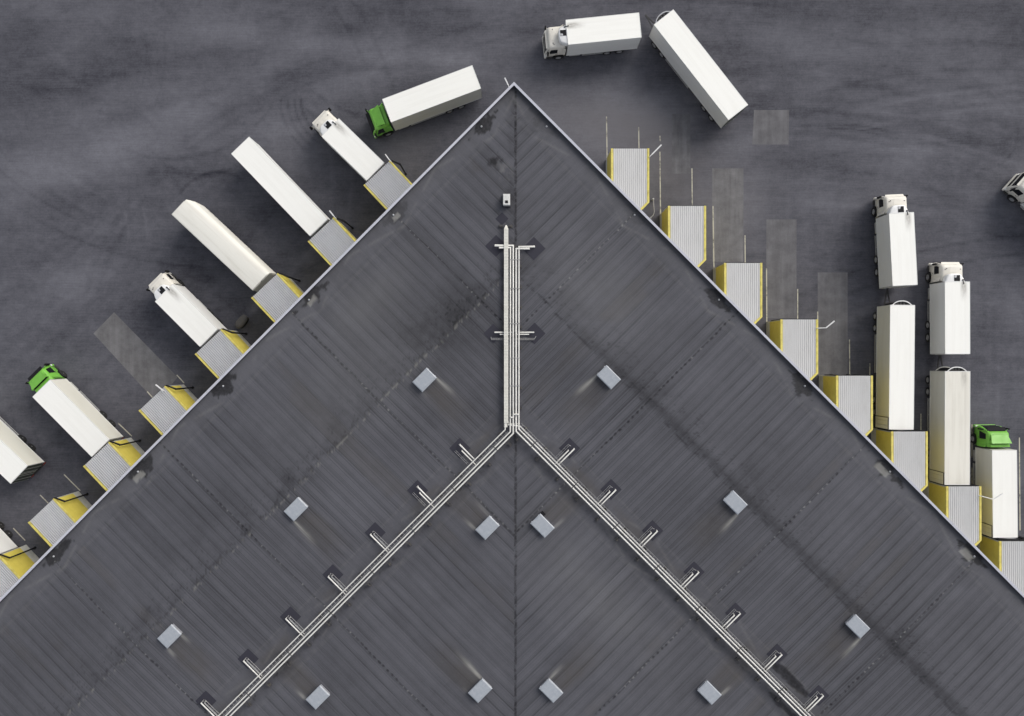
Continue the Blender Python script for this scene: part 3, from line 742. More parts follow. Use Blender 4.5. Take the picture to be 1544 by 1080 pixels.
# ------------------------------------------------------------------ loading docks
DZ = 4.5
def dock(corner_neg, corner_pos, ex, side, label, pipe=False, grp='yellow trimmed loading docks along the warehouse wall'):
    """corner_neg / corner_pos: photo pixels of the canopy's two front corners (local -y and +y)"""
    a = np.array(at(*corner_neg, DZ)); b = np.array(at(*corner_pos, DZ)); O = (a+b)/2
    ex = np.array(ex)/np.linalg.norm(ex); ey = np.array((-ex[1], ex[0])); hw = abs(float(np.dot(b-a, ey)))/2
    n = NL if side == 'l' else NR
    rate = float(np.dot(ex, n))
    def xb(y):
        P = O+ey*y; bb = float(np.dot(P-A0, n)); x = -(bb+.03)/rate
        if side == 'r': x = min(x, 5.6+(hw-y)*float(np.dot(n, ex))/max(1e-6, -float(np.dot(n, ey))))
        return x
    e = empty('loading_dock', (O[0], O[1], 0), math.atan2(ex[1], ex[0])); tag(e, label, 'loading dock', grp)
    # ribbed sheet roof running from front edge back to the wall
    tw = .18 if side == 'l' else .22
    ys = []; y = -hw+tw; pitch = .205
    prof = []
    nrib = int(round((2*hw-2*tw)/pitch)); pitch = (2*hw-2*tw)/nrib
    lo_ = -.06 if side == 'l' else .0
    for i in range(nrib):
        y0 = -hw+tw+i*pitch
        prof += [(y0, lo_), (y0+pitch*.26, lo_), (y0+pitch*.36, .05), (y0+pitch*.90, .05)]
    prof.append((hw-tw, lo_))
    extra = []
    for (yy, zz) in prof: extra.append((yy, zz))
    nv = len(extra); vs = []
    for (yy, zz) in extra: vs.append((-.02, yy, DZ+zz-.03))
    for (yy, zz) in extra: vs.append((xb(yy), yy, DZ+zz-.03))
    for (yy, zz) in extra: vs.append((-.02, yy, DZ-.115))
    for (yy, zz) in extra: vs.append((xb(yy), yy, DZ-.115))
    fs = []
    for i in range(nv-1):
        fs.append((i, nv+i, nv+i+1, i+1)[::-1]); fs.append((2*nv+i, 3*nv+i, 3*nv+i+1, 2*nv+i+1))
        fs.append((i, i+1, 2*nv+i+1, 2*nv+i)[::-1]); fs.append((nv+i, nv+i+1, 3*nv+i+1, 3*nv+i))
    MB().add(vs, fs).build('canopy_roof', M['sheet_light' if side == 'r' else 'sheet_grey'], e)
    # walls, trims, base
    def edge(y0, y1, z0, z1, name, mat, x0=0.0, bev=0.0, dx=0.0):
        m = MB().prism([(x0,y0),(x0,y1),(xb(y1)+dx,y1),(xb(y0)+dx,y0)], z0, z1); return m.build(name, M[mat], e, bevel=bev)
    T = .14
    tw = .18 if side == 'l' else .22
    edge(-hw, -hw+T, 1.15, DZ-.12, 'side_wall', 'yellow', .09)
    edge(-hw-.015, -hw+tw-.004, DZ-.118, DZ+.06, 'roof_trim', 'yellow_trim', -.03, .01)
    MB().box(0, .088, -hw-.003, -hw+T+.003, 1.15, DZ-.121).build('corner_post', M['steel'], e)
    MB().box(0, .088, hw-T-.003, hw+.003, 1.15, DZ-.121).build('corner_post', M['steel'], e)
    if side == 'l':
        edge(hw-T, hw, 1.15, DZ-.12, 'side_wall', 'yellow', .09)
        edge(hw-tw+.004, hw+.015, DZ-.118, DZ+.06, 'roof_trim', 'yellow_trim', -.03, .01)
        poly = [(.02,-hw-.004),(.02,hw+.004),(xb(hw),hw+.004),(xb(-hw),-hw-.004)]
    else:
        # right wall runs straight, then turns square on to the warehouse
        nx, ny = float(np.dot(n, ex)), float(np.dot(n, ey))
        lo, hi = -hw, hw
        P = O+ey*hw+ex*5.6; t = -(float(np.dot(P-A0, n))+.03); P2 = (5.6+nx*t, hw+ny*t)
        px_, py_ = ny, -nx   # inward of the bend
        def off(w): return (-(px_)*w if px_ < 0 else px_*w, 0)
        for (nm, mt, w, o_, z0, z1, x0) in (('side_wall','yellow',T,0,1.15,DZ-.12,.09), ('roof_trim','yellow_trim',tw-.004,.015,DZ-.118,DZ+.06,-.03)):
            k = math.tan(math.radians(22.5))
            w_in = w-o_
            poly = [(x0,hw+o_),(5.6+k*o_,hw+o_),(P2[0]+nx*0-ny*o_, P2[1]+nx*o_),(P2[0]+ny*w_in, P2[1]-nx*w_in),(5.6-k*w_in,hw-w_in),(x0,hw-w_in)]
            MB().prism(poly, z0, z1).build(nm, M[mt], e)
        poly = [(.02,-hw-.004),(.02,hw+.004),(5.6,hw+.004),(P2[0],P2[1]),(xb(-hw),-hw-.004)]
    MB().prism(poly, 0, 1.148).build('dock_base', M['dock_base'], e)
    # opening: rubber shelter, door and buffers
    s_ = MB(); s_.box(-.10, -.002, -hw+.14, -hw+.62, 1.15, DZ-.14); s_.box(-.10, -.002, hw-.62, hw-.14, 1.15, DZ-.14); s_.box(-.10, -.002, -hw+.622, hw-.622, DZ-.75, DZ-.14)
    s_.build('dock_shelter', M['black'], e, bevel=.015)
    MB().box(.12, .18, -hw+.16, hw-.16, 1.15, DZ-.13).build('dock_door', M['dock_door'], e)
    for yy in (-.9, .9): MB().box(-.13, .018, yy-.12, yy+.12, .72, 1.12).build('dock_buffer', M['rubber'], e, bevel=.02)
    MB().box(-.06, -.032, -hw+.3, hw-.3, DZ-.11, DZ-.02).build('front_edge', M['chassis'], e)
    if pipe:
        m = MB().path([(-.04, hw-.05, DZ-.02), (.05, hw+.10, DZ-.06), (.94, hw+.50, DZ-.16), (.94, hw+.50, .02)], .08, 8)
        m.obox((.94, hw+.50, .08), .22, .22, .16, 0)
        m.build('downpipe', M['black'], e, smooth=50)
    return e, O, ex, ey, hw
LEX = (math.cos(R(-46.8)), math.sin(R(-46.8)))
LD = [((548.8,280.3),(588,241.8),'grey ribbed dock canopy holding the white truck nearest the roof corner'),
      ((464.9,365.2),(503,327.5),'grey ribbed dock canopy holding the plain white trailer without a cab'),
      ((379.9,450.5),(418.4,411.5),'grey ribbed dock canopy holding the tarpaulin covered trailer'),
      ((295,535.3),(333.8,495.8),'grey ribbed dock canopy holding the white cabbed truck, beside the dark round bin'),
      ((210,620),(249.2,581.6),'empty grey ribbed dock canopy at the end of the light asphalt strip'),
      ((126.7,704.4),(164.6,665.6),'grey ribbed dock canopy holding the green cabbed truck on the left'),
      ((43.3,789),(81,751),'empty grey ribbed dock canopy near the left picture edge'),
      ((-40,874),(-2,836.5),'grey ribbed dock canopy cut by the left picture edge')]
for i, (p, q, lab) in enumerate(LD): dock(p, q, LEX, 'l', lab, True)
RD = [((921.4,224.5),(978.7,224.5),'pale ribbed dock canopy nearest the roof corner on the right side'),
      ((1007.3,311.1),(1064.3,311.1),'second pale ribbed dock canopy from the roof corner, empty'),
      ((1092,397.1),(1149,397.1),'empty pale ribbed dock canopy at the end of the first light asphalt strip'),
      ((1176.8,482.2),(1233.2,482.2),'empty pale ribbed dock canopy with a bent lamp arm on its right'),
      ((1260.6,567.1),(1315.6,567.1),'pale ribbed dock canopy beside the beige flanked trailer, empty'),
      ((1343.7,651.3),(1398.4,651.3),'pale ribbed dock canopy holding the long trailer behind the upper white truck'),
      ((1426.5,734),(1479.3,734),'pale ribbed dock canopy holding the wide weathered trailer behind the lower white truck'),
      ((1506.5,816.8),(1560,816.8),'pale ribbed dock canopy holding the green cabbed truck at the right picture edge')]
for p, q, lab in RD: dock(p, q, (0, -1), 'r', lab)

# ------------------------------------------------------------------ yard lamps on arms
def lamp(p, q, r, z, label, thick=.13):
    """p: foot at the building, q: elbow, r: lamp end"""
    P, Q, E = (*at(*p, z), z), (*at(*q, z), z), (*at(*r, z), z+.12)
    o = empty('yard_lamp', P); tag(o, label, 'yard lamp', 'white lamps on arms above the docks')
    inv = (-P[0], -P[1], -P[2])
    a = MB(); a.tube((P[0], P[1], z-.55), P, .045, 8)
    if p != q: a.path([P, Q], .04, 8)
    b = a.build('arm', M['lamp_white'], o, smooth=50); b.location = inv
    d = np.array(E)-np.array(Q); an = math.atan2(d[1], d[0]); L = float(np.linalg.norm(d[:2])); c = (np.array(E)+np.array(Q))/2
    h = MB().tube(Q, E, None, 4, (thick, .09)).build('lamp_head', M['lamp_white'], o, bevel=.02); h.location = inv
    k = MB().obox((c[0], c[1], c[2]-.075), L*.7, thick*.7, .04, an).build('diffuser', M['unit_white'], o); k.location = inv
lamp((980,236), (983,233), (997,219), 4.9, 'white lamp arm at the right side of the pale dock nearest the corner')
lamp((1233.5,495), (1245.5,494.5), (1257.5,484.2), 4.9, 'bent white lamp arm over the asphalt right of an empty pale dock')
lamp((1480.5,748.5), (1498,753.3), (1511,744), 4.95, 'thin grey lamp arm reaching over the green truck roof', .07)
lamp((589,243), (587,241), (581,233), 4.9, 'short white lamp at the front of the dock with the first white truck', .1)
lamp((505.5,328.5), (503,325.5), (497,318), 4.9, 'short white lamp beside the dock with the plain white trailer')
lamp((246,589.5), (244.5,588), (235.3,580), 4.9, 'white lamp at the front of the empty dock beside the light strip')
lamp((767.5,131.5), (766.3,128.5), (761,118), 9.9, 'white lamp arm fixed to the warehouse wall below the roof corner', .12)

# ------------------------------------------------------------------ vehicles
def wheel(parent, x, y, sgn, r=.5, w=.30):
    m = MB().lathe_y((x, y, r), [(-w/2,r*.62),(-w/2,r*.9),(-w/2+.05,r),(w/2-.05,r),(w/2,r*.9),(w/2,r*.62),(w/2-.06,r*.58),(-w/2+.06,r*.58)], 22)
    t = m.build('wheel', M['rubber'], parent, smooth=35)
    y1 = y+sgn*(w/2-.05)
    m = MB().lathe_y((x, y1, r), [(-.03,r*.60),(.035*1,r*.60),(.035,r*.52),(-.02*sgn,r*.46),(.0,r*.22),(.05*sgn,r*.17),(.05*sgn,.01)], 18) if sgn > 0 else \
        MB().lathe_y((x, y1, r), [(.03,r*.60),(-.035,r*.60),(-.035,r*.52),(.02,r*.46),(.0,r*.22),(-.05,r*.17),(-.05,.01)], 18)
    m.build('rim', M['rim'], t, smooth=35)
def axle(parent, x, hw=1.25, r=.5, dual=False):
    for s_ in (1, -1): wheel(parent, x, s_*(hw-.15), s_, r, .30 if not dual else .34)
    MB().tube((x, -hw+.3, r), (x, hw-.3, r), .08, 8).build('axle', M['chassis'], parent)
def rrect(x0, x1, hw, z, rad, n=4):
    pts = []
    for (cx, cy, a0) in ((x1-rad, hw-rad, 0), (x0+.04, hw-.04, 90), (x0+.04, -hw+.04, 180), (x1-rad, -hw+rad, 270)):
        rr = rad if cx > (x0+x1)/2 else .04
        for k in range(n+1):
            a = R(a0+90*k/n); pts.append((cx+rr*math.cos(a), cy+rr*math.sin(a), z))
    return pts
CABZ = [.42, .9, 1.35, 1.75, 2.25, 2.7, 2.98, 3.1, 3.15]
CABF = [2.12, 2.19, 2.20, 2.17, 2.06, 1.94, 1.82, 1.70, 1.56]
CABW = [1.04, 1.10, 1.24, 1.25, 1.22, 1.17, 1.12, 1.05, .95]
GREENF = [2.12, 2.20, 2.21, 2.17, 1.98, 1.80, 1.66, 1.56, 1.46]
def cab(parent, x0, color):
    prof = GREENF if color == 'cab_green' else CABF; ztop = 2.86 if color == 'cab_green' else 2.66
    fx = lambda z: float(np.interp(z, CABZ, prof)); fw = lambda z: float(np.interp(z, CABZ, CABW))
    secs = [[(x+x0, y, z) for x, y, z in rrect(.08, f, w, z, .26)] for z, f, w in zip(CABZ, prof, CABW)]
    MB().loft(secs).build('cab', M[color], parent, smooth=38)
    # windscreen follows the rake and wraps at the corners
    zs = np.linspace(1.50 if color == 'cab_green' else 1.80, ztop, 6); vs = []; cols = 9
    for z in zs:
        f, w = fx(z), fw(z)
        for k in range(cols):
            y = -w+.05+(2*w-.10)*k/(cols-1); t_ = max(0, abs(y)-(w-.26))
            x = f-.26+math.sqrt(max(0, .26**2-t_**2)) if t_ > 0 else f
            nyo = (.018 if abs(y) > w-.12 else 0)*(1 if y > 0 else -1)
            vs.append((x0+x+.016, y+nyo, z))
    fs = [(i*cols+k, i*cols+k+1, (i+1)*cols+k+1, (i+1)*cols+k) for i in range(len(zs)-1) for k in range(cols-1)]
    w_ = MB().add(vs, fs).build('windscreen', M['glass'], parent, smooth=60)
    wp = MB()
    for y in (-.5, .25): wp.tube((x0+fx(1.86)+.035, y, 1.86), (x0+fx(2.4)+.035, y+.45, 2.4), .012, 5)
    wp.build('wiper', M['black'], w_)
    gr_ = color == 'cab_green'
    for s_ in (1, -1):
        vs = []
        for z in ((1.74, 2.25, 2.74) if gr_ else (1.84, 2.25, 2.64)):
            w = fw(z)+.014
            for x in (.90, 1.3, (1.74 if z < 2.5 else 1.60) - (.14 if gr_ and z > 2 else 0)): vs.append((x0+x, s_*w, z))
        fs = [(i*3+k, i*3+k+1, (i+1)*3+k+1, (i+1)*3+k) for i in range(2) for k in range(2)]
        MB().add(vs, fs).build('side_window', M['glass'], parent)
        d = MB()
        for x in (.86, 1.86): d.box(x0+x-.008, x0+x+.008, s_*1.225-.03, s_*1.225+.03, .95, 1.85)
        d.box(x0+.95, x0+1.10, s_*1.262-.012, s_*1.262+.012, 1.55, 1.60)
        d.build('door_seam', M['chassis'], parent)
        mm = MB(); mm.box(x0+1.86, x0+2.02, s_*1.40-.13, s_*1.40+.13, 1.85, 2.62); mo = mm.build('mirror', M['black'], parent, bevel=.05)
        for z in (1.95, 2.55): MB().tube((x0+1.80, s_*fw(z), z), (x0+1.94, s_*1.32, z), .025, 6).build('mirror_arm', M[color], mo)
        MB().box(x0+2.02, x0+2.20, s_*.98-.17, s_*.98+.17, .78, .98).build('headlight', M['unit_white'], parent, bevel=.03)
        MB().box(x0+1.45, x0+1.95, s_*1.18-.08, s_*1.18+.08, .42, .62).build('step', M['chassis'], parent, bevel=.02)
        # air fin flaring out at the back of the cab
        fin = [(x0+.55, s_*fw(2.4)-.02*s_, 1.4), (x0+.06, s_*1.34, 1.4), (x0+.06, s_*1.36, 2.85), (x0+.55, s_*(fw(2.85))-.02*s_, 2.85)]
        fo = [(x, y-.05*s_, z) for x, y, z in fin]
        MB().add(fin+fo, [(0,1,2,3),(7,6,5,4),(0,4,5,1),(1,5,6,2),(2,6,7,3),(3,7,4,0)]).build('air_fin', M[color], parent)
    MB().box(x0+2.10, x0+2.24, -.82, .82, 1.02, 1.46).build('grille', M['black'], parent, bevel=.03)
    MB().box(x0+2.02, x0+2.26, -1.16, 1.16, .40, .70).build('bumper', M[color], parent, bevel=.06)
    gr = color == 'cab_green'; vx = 2.16 if gr else 2.12; v0 = 1.58 if gr else 1.86
    MB().loft([[(x0+v0,-1.02,2.74),(x0+v0,1.02,2.74),(x0+v0-.06,1.02,2.80),(x0+v0-.06,-1.02,2.80)],
               [(x0+vx,-.94,2.62),(x0+vx,.94,2.62),(x0+vx-.01,.94,2.66),(x0+vx-.01,-.94,2.66)]]).build('sun_visor', M['black' if color == 'cab_green' else 'cab_white'], parent)
    for (x, y) in ((1.30, -.80), (1.36, .66), (1.28, .80)): MB().box(x0+x-.04, x0+x+.04, y-.05, y+.05, 3.145, 3.20).build('roof_lamp', M['chassis'], parent, bevel=.015)
    MB().box(x0+.95, x0+1.5, -.36, .36, 3.148, 3.166).build('roof_hatch', M['cab_white'] if color == 'cab_white' else M[color], parent, bevel=.008)
    # mudguards and front axle
    axle(parent, x0+.72, 1.27, .50)
    for s_ in (1, -1):
        g = MB(); pr = []
        for k in range(9):
            a = R(180*k/8); pr.append((x0+.72+.60*math.cos(a), .5+.58*math.sin(a)))
        for k in range(8):
            (xa, za), (xb_, zb) = pr[k], pr[k+1]; g.beam((xa, s_*1.16, za), (xb_, s_*1.16, zb), .24, .03)
        g.build('mudguard', M['black'], parent)
def spoiler(parent, x0):
    """raised green roof deflector, open at the back"""
    m = MB(); lo, hi = 3.13, 3.62
    top = [(x0+1.42,-.86,3.17),(x0+1.42,.86,3.17),(x0+.52,1.06,hi),(x0+.52,-1.06,hi)]
    und = [(x,y,z-.05) for x,y,z in top]
    m.add(top+und, [(0,1,2,3),(7,6,5,4),(0,4,5,1),(1,5,6,2),(2,6,7,3),(3,7,4,0)])
    for s_ in (1, -1):
        q = [(x0+1.38, s_*.86, lo), (x0+.52, s_*1.06, lo), (x0+.52, s_*1.055, hi-.05), (x0+1.40, s_*.865, lo+.05)]
        q2 = [(x,y-.04*s_,z) for x,y,z in q]
        m.add(q+q2, [(0,1,2,3),(7,6,5,4),(0,4,5,1),(1,5,6,2),(2,6,7,3),(3,7,4,0)])
    m.build('roof_deflector', M['cab_green'], parent)
    MB().box(x0+.54, x0+1.0, -1.0, 1.0, 3.16, 3.20).build('deflector_shadow_sheet', M['black'], parent)  # shade under the deflector painted as a black sheet
def cooling_unit(parent, x0, hw, z0, z1, depth, open_top=False, hoops=('unit_white','skirt')):
    """refrigeration unit with bowed front on the box's front wall"""
    def arc(h, dp, n=20, xo=0.0):
        return [(x0+xo+dp*(1-abs(2*k/n-1)**(2.4 if open_top else 4.5)), h*(2*k/n-1)) for k in range(n+1)]
    if not open_top:
        secs = []
        for z, ins in ((z0, .10), (z0+.08, .0), (z1-.16, 0), (z1-.04, .05), (z1, .14)):
            pts = arc(hw-ins, depth-ins); secs.append([(x, y+.17, z) for x, y in pts] + [(x0, hw-ins, z), (x0, -hw+ins, z)][:0])
        MB().loft([[*s_] for s_ in secs]).build('cooling_unit', M['unit_white'], parent, smooth=45)
        u = MB(); u.box(x0+.05, x0+.68, -.31, .31, z1+.002, z1+.03); o = u.build('fan_opening', M['black'], parent, bevel=.01)
        MB().prism([(x0+.40,.29),(x0+.66,.29),(x0+.66,.02),(x0+.40,.10)], z1+.031, z1+.045).build('fan_plate', M['steel'], o)
        f = MB(); f.tube((x0+.22, -hw+.42, z1+.03), (x0-.28, -hw+.38, z1+.13), .045, 7); f.box(x0+.12, x0+.24, -hw+.36, -hw+.48, z1-.02, z1+.08)
        f.build('exhaust', M['chassis'], parent)
    else:
        body = arc(hw-.10, depth-.12); MB().prism(body, z0, z1-.25).build('cooling_unit', M['black'], parent)
        k = MB()
        for y, w, l in ((-.62,.16,.2),(-.25,.22,.26),(.1,.2,.28),(.42,.25,.24),(.72,.12,.16)): k.box(x0+.06, x0+.06+l, y-w/2, y+w/2, z1-.248, z1-.10)
        k.build('cooling_fan', M['chassis'], parent)
        for (zz, nm, hm) in ((z1-.06, 'cooling_unit_rim', hoops[0]), (z0+.06, 'cooling_unit_rim', hoops[1])):
            o = arc(hw, depth); i_ = arc(hw-.09, depth-.09)
            MB().prism(o+i_[::-1], zz-.07, zz+.05).build(nm, M[hm], parent)
def cargo_box(parent, L, hw, z0, z1, roofm='box_roof', sidem='box_side', doors=None, rear='alu', rearm=None):
    MB().box(.0, L, -hw, hw, z0, z1-.02).build('cargo_box', M[sidem], parent, bevel=.02)
    MB().box(.03-L, -.03, -hw+.03, hw-.03, z1-.019, z1).build('box_roof', M[roofm], parent, bevel=.006).location = (L, 0, 0)
    r = MB()
    for s_ in (1, -1): r.beam((.0, s_*(hw-.012), z1-.02), (L, s_*(hw-.012), z1-.02), .06, .06); r.beam((0, s_*(hw-.0), z0+.05), (L, s_*(hw), z0+.05), .04, .10)
    r.beam((.03, -hw+.05, z1-.015), (.03, hw-.05, z1-.015), .07, .055); r.beam((L-.02, -hw+.05, z1-.015), (L-.02, hw-.05, z1-.015), .06, .055)
    r.build('edge_rail', M['box_side' if rear == 'alu' else 'skirt'], parent, bevel=.01)
    c = MB()
    for s_ in (1, -1): c.box(L-.04, L+.012, s_*(hw-.04)-.05, s_*(hw-.04)+.05, z0, z1-.06); c.box(-.014, .04, s_*(hw-.03)-.05, s_*(hw-.03)+.05, z0, z1-.06)
    c.build('corner_post', M['alu'], parent)
    if doors == 'open':
        for s_ in (1, -1):
            y = s_*(hw+.05)
            d = MB().box(.04, 1.22, y-.025, y+.025, z0+.08, z1-.12).build('rear_door', M[sidem], parent)
            g = MB(); g.box(.0, 1.25, y-.032, y+.032, z1-.118, z1-.06); g.box(1.222, 1.27, y-.032, y+.032, z0+.05, z1-.06); g.build('door_seal', M['black'], d)
            h = MB()
            for x in (.4, .9): h.tube((x, y+s_*.04, z0+.1), (x, y+s_*.04, z1-.15), .018, 6)
            h.build('lock_rod', M['alu'], d)
    else:
        for s_ in (1, -1):
            d = MB().box(-.03, -.002, s_*hw/2-hw/2+.06, s_*hw/2+hw/2-.06, z0+.1, z1-.12).build('rear_door', M[rearm or sidem], parent)
            h = MB()
            for y in (.25, .8): h.tube((-.05, s_*y, z0+.12), (-.05, s_*y, z1-.15), .018, 6)
            h.build('lock_rod', M['alu'], d)
def under(parent, x0, x1, hw, rear_x, tank=None, guard=None):
    m = MB()
    for s_ in (1, -1): m.box(x0, x1, s_*.42-.05, s_*.42+.05, .72, 1.04)
    for x in np.arange(x0+.4, x1, 1.6): m.box(x-.05, x+.05, -.37, .37, .80, .98)
    m.build('chassis_frame', M['chassis'], parent)
    b = MB(); b.box(rear_x, rear_x+.12, -1.15, 1.15, .42, .56)
    for s_ in (.5, -.5): b.box(rear_x+.02, rear_x+.10, s_-.04, s_+.04, .56, .75)
    b.build('rear_bumper', M['chassis'], parent, bevel=.02)
    for s_ in (1, -1): MB().box(rear_x-.03, rear_x, s_*.92-.2, s_*.92+.2, .62, .76).build('tail_lamp', M['red'], parent, bevel=.02)
    if guard:
        for s_ in (1, -1):
            g = MB()
            for z in (.55, .85): g.box(guard[0], guard[1], s_*(hw-.06)-.02, s_*(hw-.06)+.02, z-.06, z+.06)
            for x in np.linspace(guard[0]+.2, guard[1]-.2, 3): g.box(x-.03, x+.03, s_*(hw-.10)-.02, s_*(hw-.10)+.02, .45, 1.04)
            g.build('side_guard', M['alu'], parent)
    if tank:
        for s_ in (1, -1): MB().box(tank[0], tank[1], s_*.88-.32, s_*.88+.32, .40, .98).build('fuel_tank', M['alu' if s_ > 0 else 'skirt'], parent, bevel=.10, seg=3)
def mudflaps(parent, xs):
    for x in xs:
        for s_ in (1, -1):
            MB().box(x-.62, x+.62, s_*1.1-.16, s_*1.1+.16, 1.0, 1.035).build('mudguard', M['black'], parent)

def frame_of(front, rear, z=4.0, back_off=0.0):
    f = np.array(at(*front, z)); r = np.array(at(*rear, z)); d = f-r; L = float(np.linalg.norm(d)); d /= L
    r = r+d*back_off
    return r, math.atan2(d[1], d[0]), L-back_off
def rigid_truck(front, rear, color, label, back_off=0.0, doors=None, group=None, L=None, origin=None, heading=None, rearm=None):
    if origin is None: O, a, L = frame_of(front, rear, 4.0, back_off)
    else: O, a = origin, heading
    green = color == 'cab_green'
    t = empty('box_truck', (O[0], O[1], 0), a); tag(t, label, 'box truck', group or ('green cabbed box trucks' if green else 'white box trucks'))
    hw = 1.30 if not green else 1.29
    cargo_box(t, L, hw, 1.06, 4.0, 'box_roof' if green else 'box_roof_soot', 'box_side_old' if green else 'box_side', doors, rearm=rearm)
    x0 = L+(.10 if not green else .14)
    cab(t, x0, color)
    if green:
        spoiler(t, x0)
        MB().box(x0+.085, x0+.42, -1.02, 1.02, 3.0, 3.30).build('roof_box', M['cab_green'], t, bevel=.04)
    else:
        cooling_unit(t, L+.014, 1.03, 3.19, 3.93, .86)
    under(t, .15, L+1.8, hw, .05, (L-1.6, L-.35), (L*.42, L-1.8))
    rx = max(1.5, L*.24)
    axle(t, rx, 1.27, .5, True); axle(t, rx+1.36, 1.27, .5, True); mudflaps(t, (rx, rx+1.36))
    return t
rigid_truck((582.9,167.2),(718.7,116),'cab_green','green cabbed box truck turning in the open yard left of the roof corner',rearm='rear_dark')
rigid_truck((854.7,48.9),(965.5,37.8),'cab_white','white box truck at the top pulling a trailer at a sharp angle')
rigid_truck((497.8,192.1),(567.6,260.5),'cab_white','white box truck backed into the left dock nearest the roof corner',.14)
rigid_truck((247,441.5),(316.3,511.2),'cab_white','white box truck backed into the left dock beside the dark round bin',.14)
rigid_truck((62.2,585.5),(153,677.5),'cab_green','green cabbed box truck backed into a left dock',.14)
rigid_truck((1359.2,321),(1364.8,430.5),'cab_white','upper white box truck waiting in front of a docked trailer on the right')
rigid_truck((1443.6,424.8),(1444,534),'cab_white','lower white box truck, second from the right edge, facing up')
rigid_truck((1514.6,679),(1516,813),'cab_green','green cabbed box truck backed into the rightmost dock, facing up',.14,'open')
d8 = np.array((-.724,.69)); d8 /= np.linalg.norm(d8)
rigid_truck(None,None,'cab_green','box truck at the left edge showing its dark rear end, cab out of frame',L=10.0,origin=np.array(at(28.9,716.1,4.0)),heading=math.atan2(d8[1],d8[0]),rearm='rear_dark')
hd = np.array((-.74,.67)); hd /= np.linalg.norm(hd); pr = np.array((hd[1], -hd[0]))
fc = np.array(at(1511.5,286,.7)) + pr*1.22
LL = 7.7
rigid_truck(None,None,'cab_white','white truck cab entering the picture at the right edge',L=LL,origin=fc-hd*(LL+2.36),heading=math.atan2(hd[1],hd[0]))

def trailer(front, rear, kind, label, back_off=0.0, doors=None, roofm='box_roof', sidem='box_side', hw=1.29, L=None, origin=None, heading=None, group='white cargo trailers', rearm=None, hoops=('unit_white','skirt')):
    if origin is None: O, a, L = frame_of(front, rear, 4.0, back_off)
    else: O, a = origin, heading
    t = empty('cargo_trailer', (O[0], O[1], 0), a); tag(t, label, 'trailer', group)
    if kind == 'tarp':
        # rounded, slightly billowing cover
        secs = []; n = 40
        for i in range(n+1):
            x = L*i/n; bow = .006*math.sin(i*2.1)
            rr = .62; h2 = hw+.02
            pr_ = [(-h2+.0,1.06),(-h2,3.85),(-h2+.08,3.99),(-.5,4.02+bow*.4),(.35,4.02+bow*.5),(h2-rr,3.97)]
            pr_ += [(h2-rr+rr*math.sin(R(18*k))+ .006*math.sin(i*1.7+k), 3.37+.6*math.cos(R(18*k))) for k in range(1,6)]
            pr_ += [(h2+.05+bow,2.4),(h2+.03,1.06)]
            chop = 0
            if i >= n-2:
                k = (i-(n-2))/2.0; pr_ = [(min(y, h2-.38*k) if y > 0 else y, z) for y, z in pr_]
            secs.append([(x, -y, z) for y, z in pr_][::-1])
        MB().loft(secs).build('tarpaulin', M['tarp'], t, smooth=50)
        MB().beam((L+.02,-hw+.62,3.97),(L+.02,hw-.05,3.98),.05,.06).build('edge_rail', M['skirt'], t); MB().beam((-.02,-hw+.4,3.97),(-.02,hw,4.0),.04,.06).build('edge_rail', M['skirt'], t)
        s_ = MB()
        for x in np.arange(.6, L, .62): s_.box(x-.02, x+.02, hw+.03, hw+.05, 1.05, 1.3); s_.box(x-.02, x+.02, -hw-.09, -hw-.05, 1.05, 1.3)
        s_.build('strap', M['black'], t)
        for s2 in (1, -1): MB().box(-.06, -.002, s2*hw/2-hw/2+.06, s2*hw/2+hw/2-.06, 1.2, 3.8).build('rear_door', M['box_side_old'], t)
    else:
        cargo_box(t, L, hw, 1.06, 4.0, roofm, sidem, doors, rearm=rearm)
    under(t, .15, L-.3, hw, .05, None, (L*.45, L-3.0))
    if kind == 'drawbar':
        for x in (1.6, 2.95): axle(t, x, 1.25, .48, True)
        mudflaps(t, (1.6, 2.95))
        for x in (L-2.3, L-1.0): axle(t, x, 1.25, .48, True)
        cooling_unit(t, L+.016, 1.02, 1.55, 3.94, .46, True, hoops)
        m = MB(); m.beam((L-.6,-.45,.72),(L+2.0,0,.66),.11,.11); m.beam((L-.6,.45,.72),(L+2.0,0,.66),.11,.11); m.lathe_z((L+2.08,0,.60), [(0,.11),(.10,.11)], 10)
        m.beam((L+.4,-.30,.70),(L+.4,.30,.70),.08,.08)
        m.build('drawbar', M['chassis'], t)
        MB().box(L+.03, L+.35, -.75, -.35, .95, 1.4).build('tool_box', M['amber'], t, bevel=.03)
    else:
        for x in (1.9, 3.2, 4.5): axle(t, x, 1.25, .48, True)
        mudflaps(t, (1.9, 3.2, 4.5))
        for s2 in (1, -1):
            g = MB(); g.box(L-2.9, L-2.75, s2*.85-.07, s2*.85+.07, .10, 1.0); g.box(L-3.0, L-2.65, s2*.85-.16, s2*.85+.16, .0, .08); g.build('landing_leg', M['chassis'], t)
    return t
trailer((1000.6,25.8),(1113.3,169.8),'drawbar','long white trailer swung at an angle behind the truck at the top',rearm='rear_dark',hoops=('steel','chassis'))
trailer((362,219.1),(482.2,344.7),'semi','plain white trailer without a cab backed into a left dock',.14)
trailer((271.3,310.5),(394.2,425.5),'tarp','beige tarpaulin covered trailer with rounded edge backed into a left dock',.14)
trailer((1361,460),(1359,650),'drawbar','long beige flanked trailer docked behind the upper white truck on the right',.14,'open',sidem='box_side_old',hoops=('unit_white','chassis'))
trailer((1444,560),(1443.3,733.4),'drawbar','wide weathered trailer docked behind the lower white truck on the right',.14,'open','box_roof_old_soot','box_side_old',1.31)
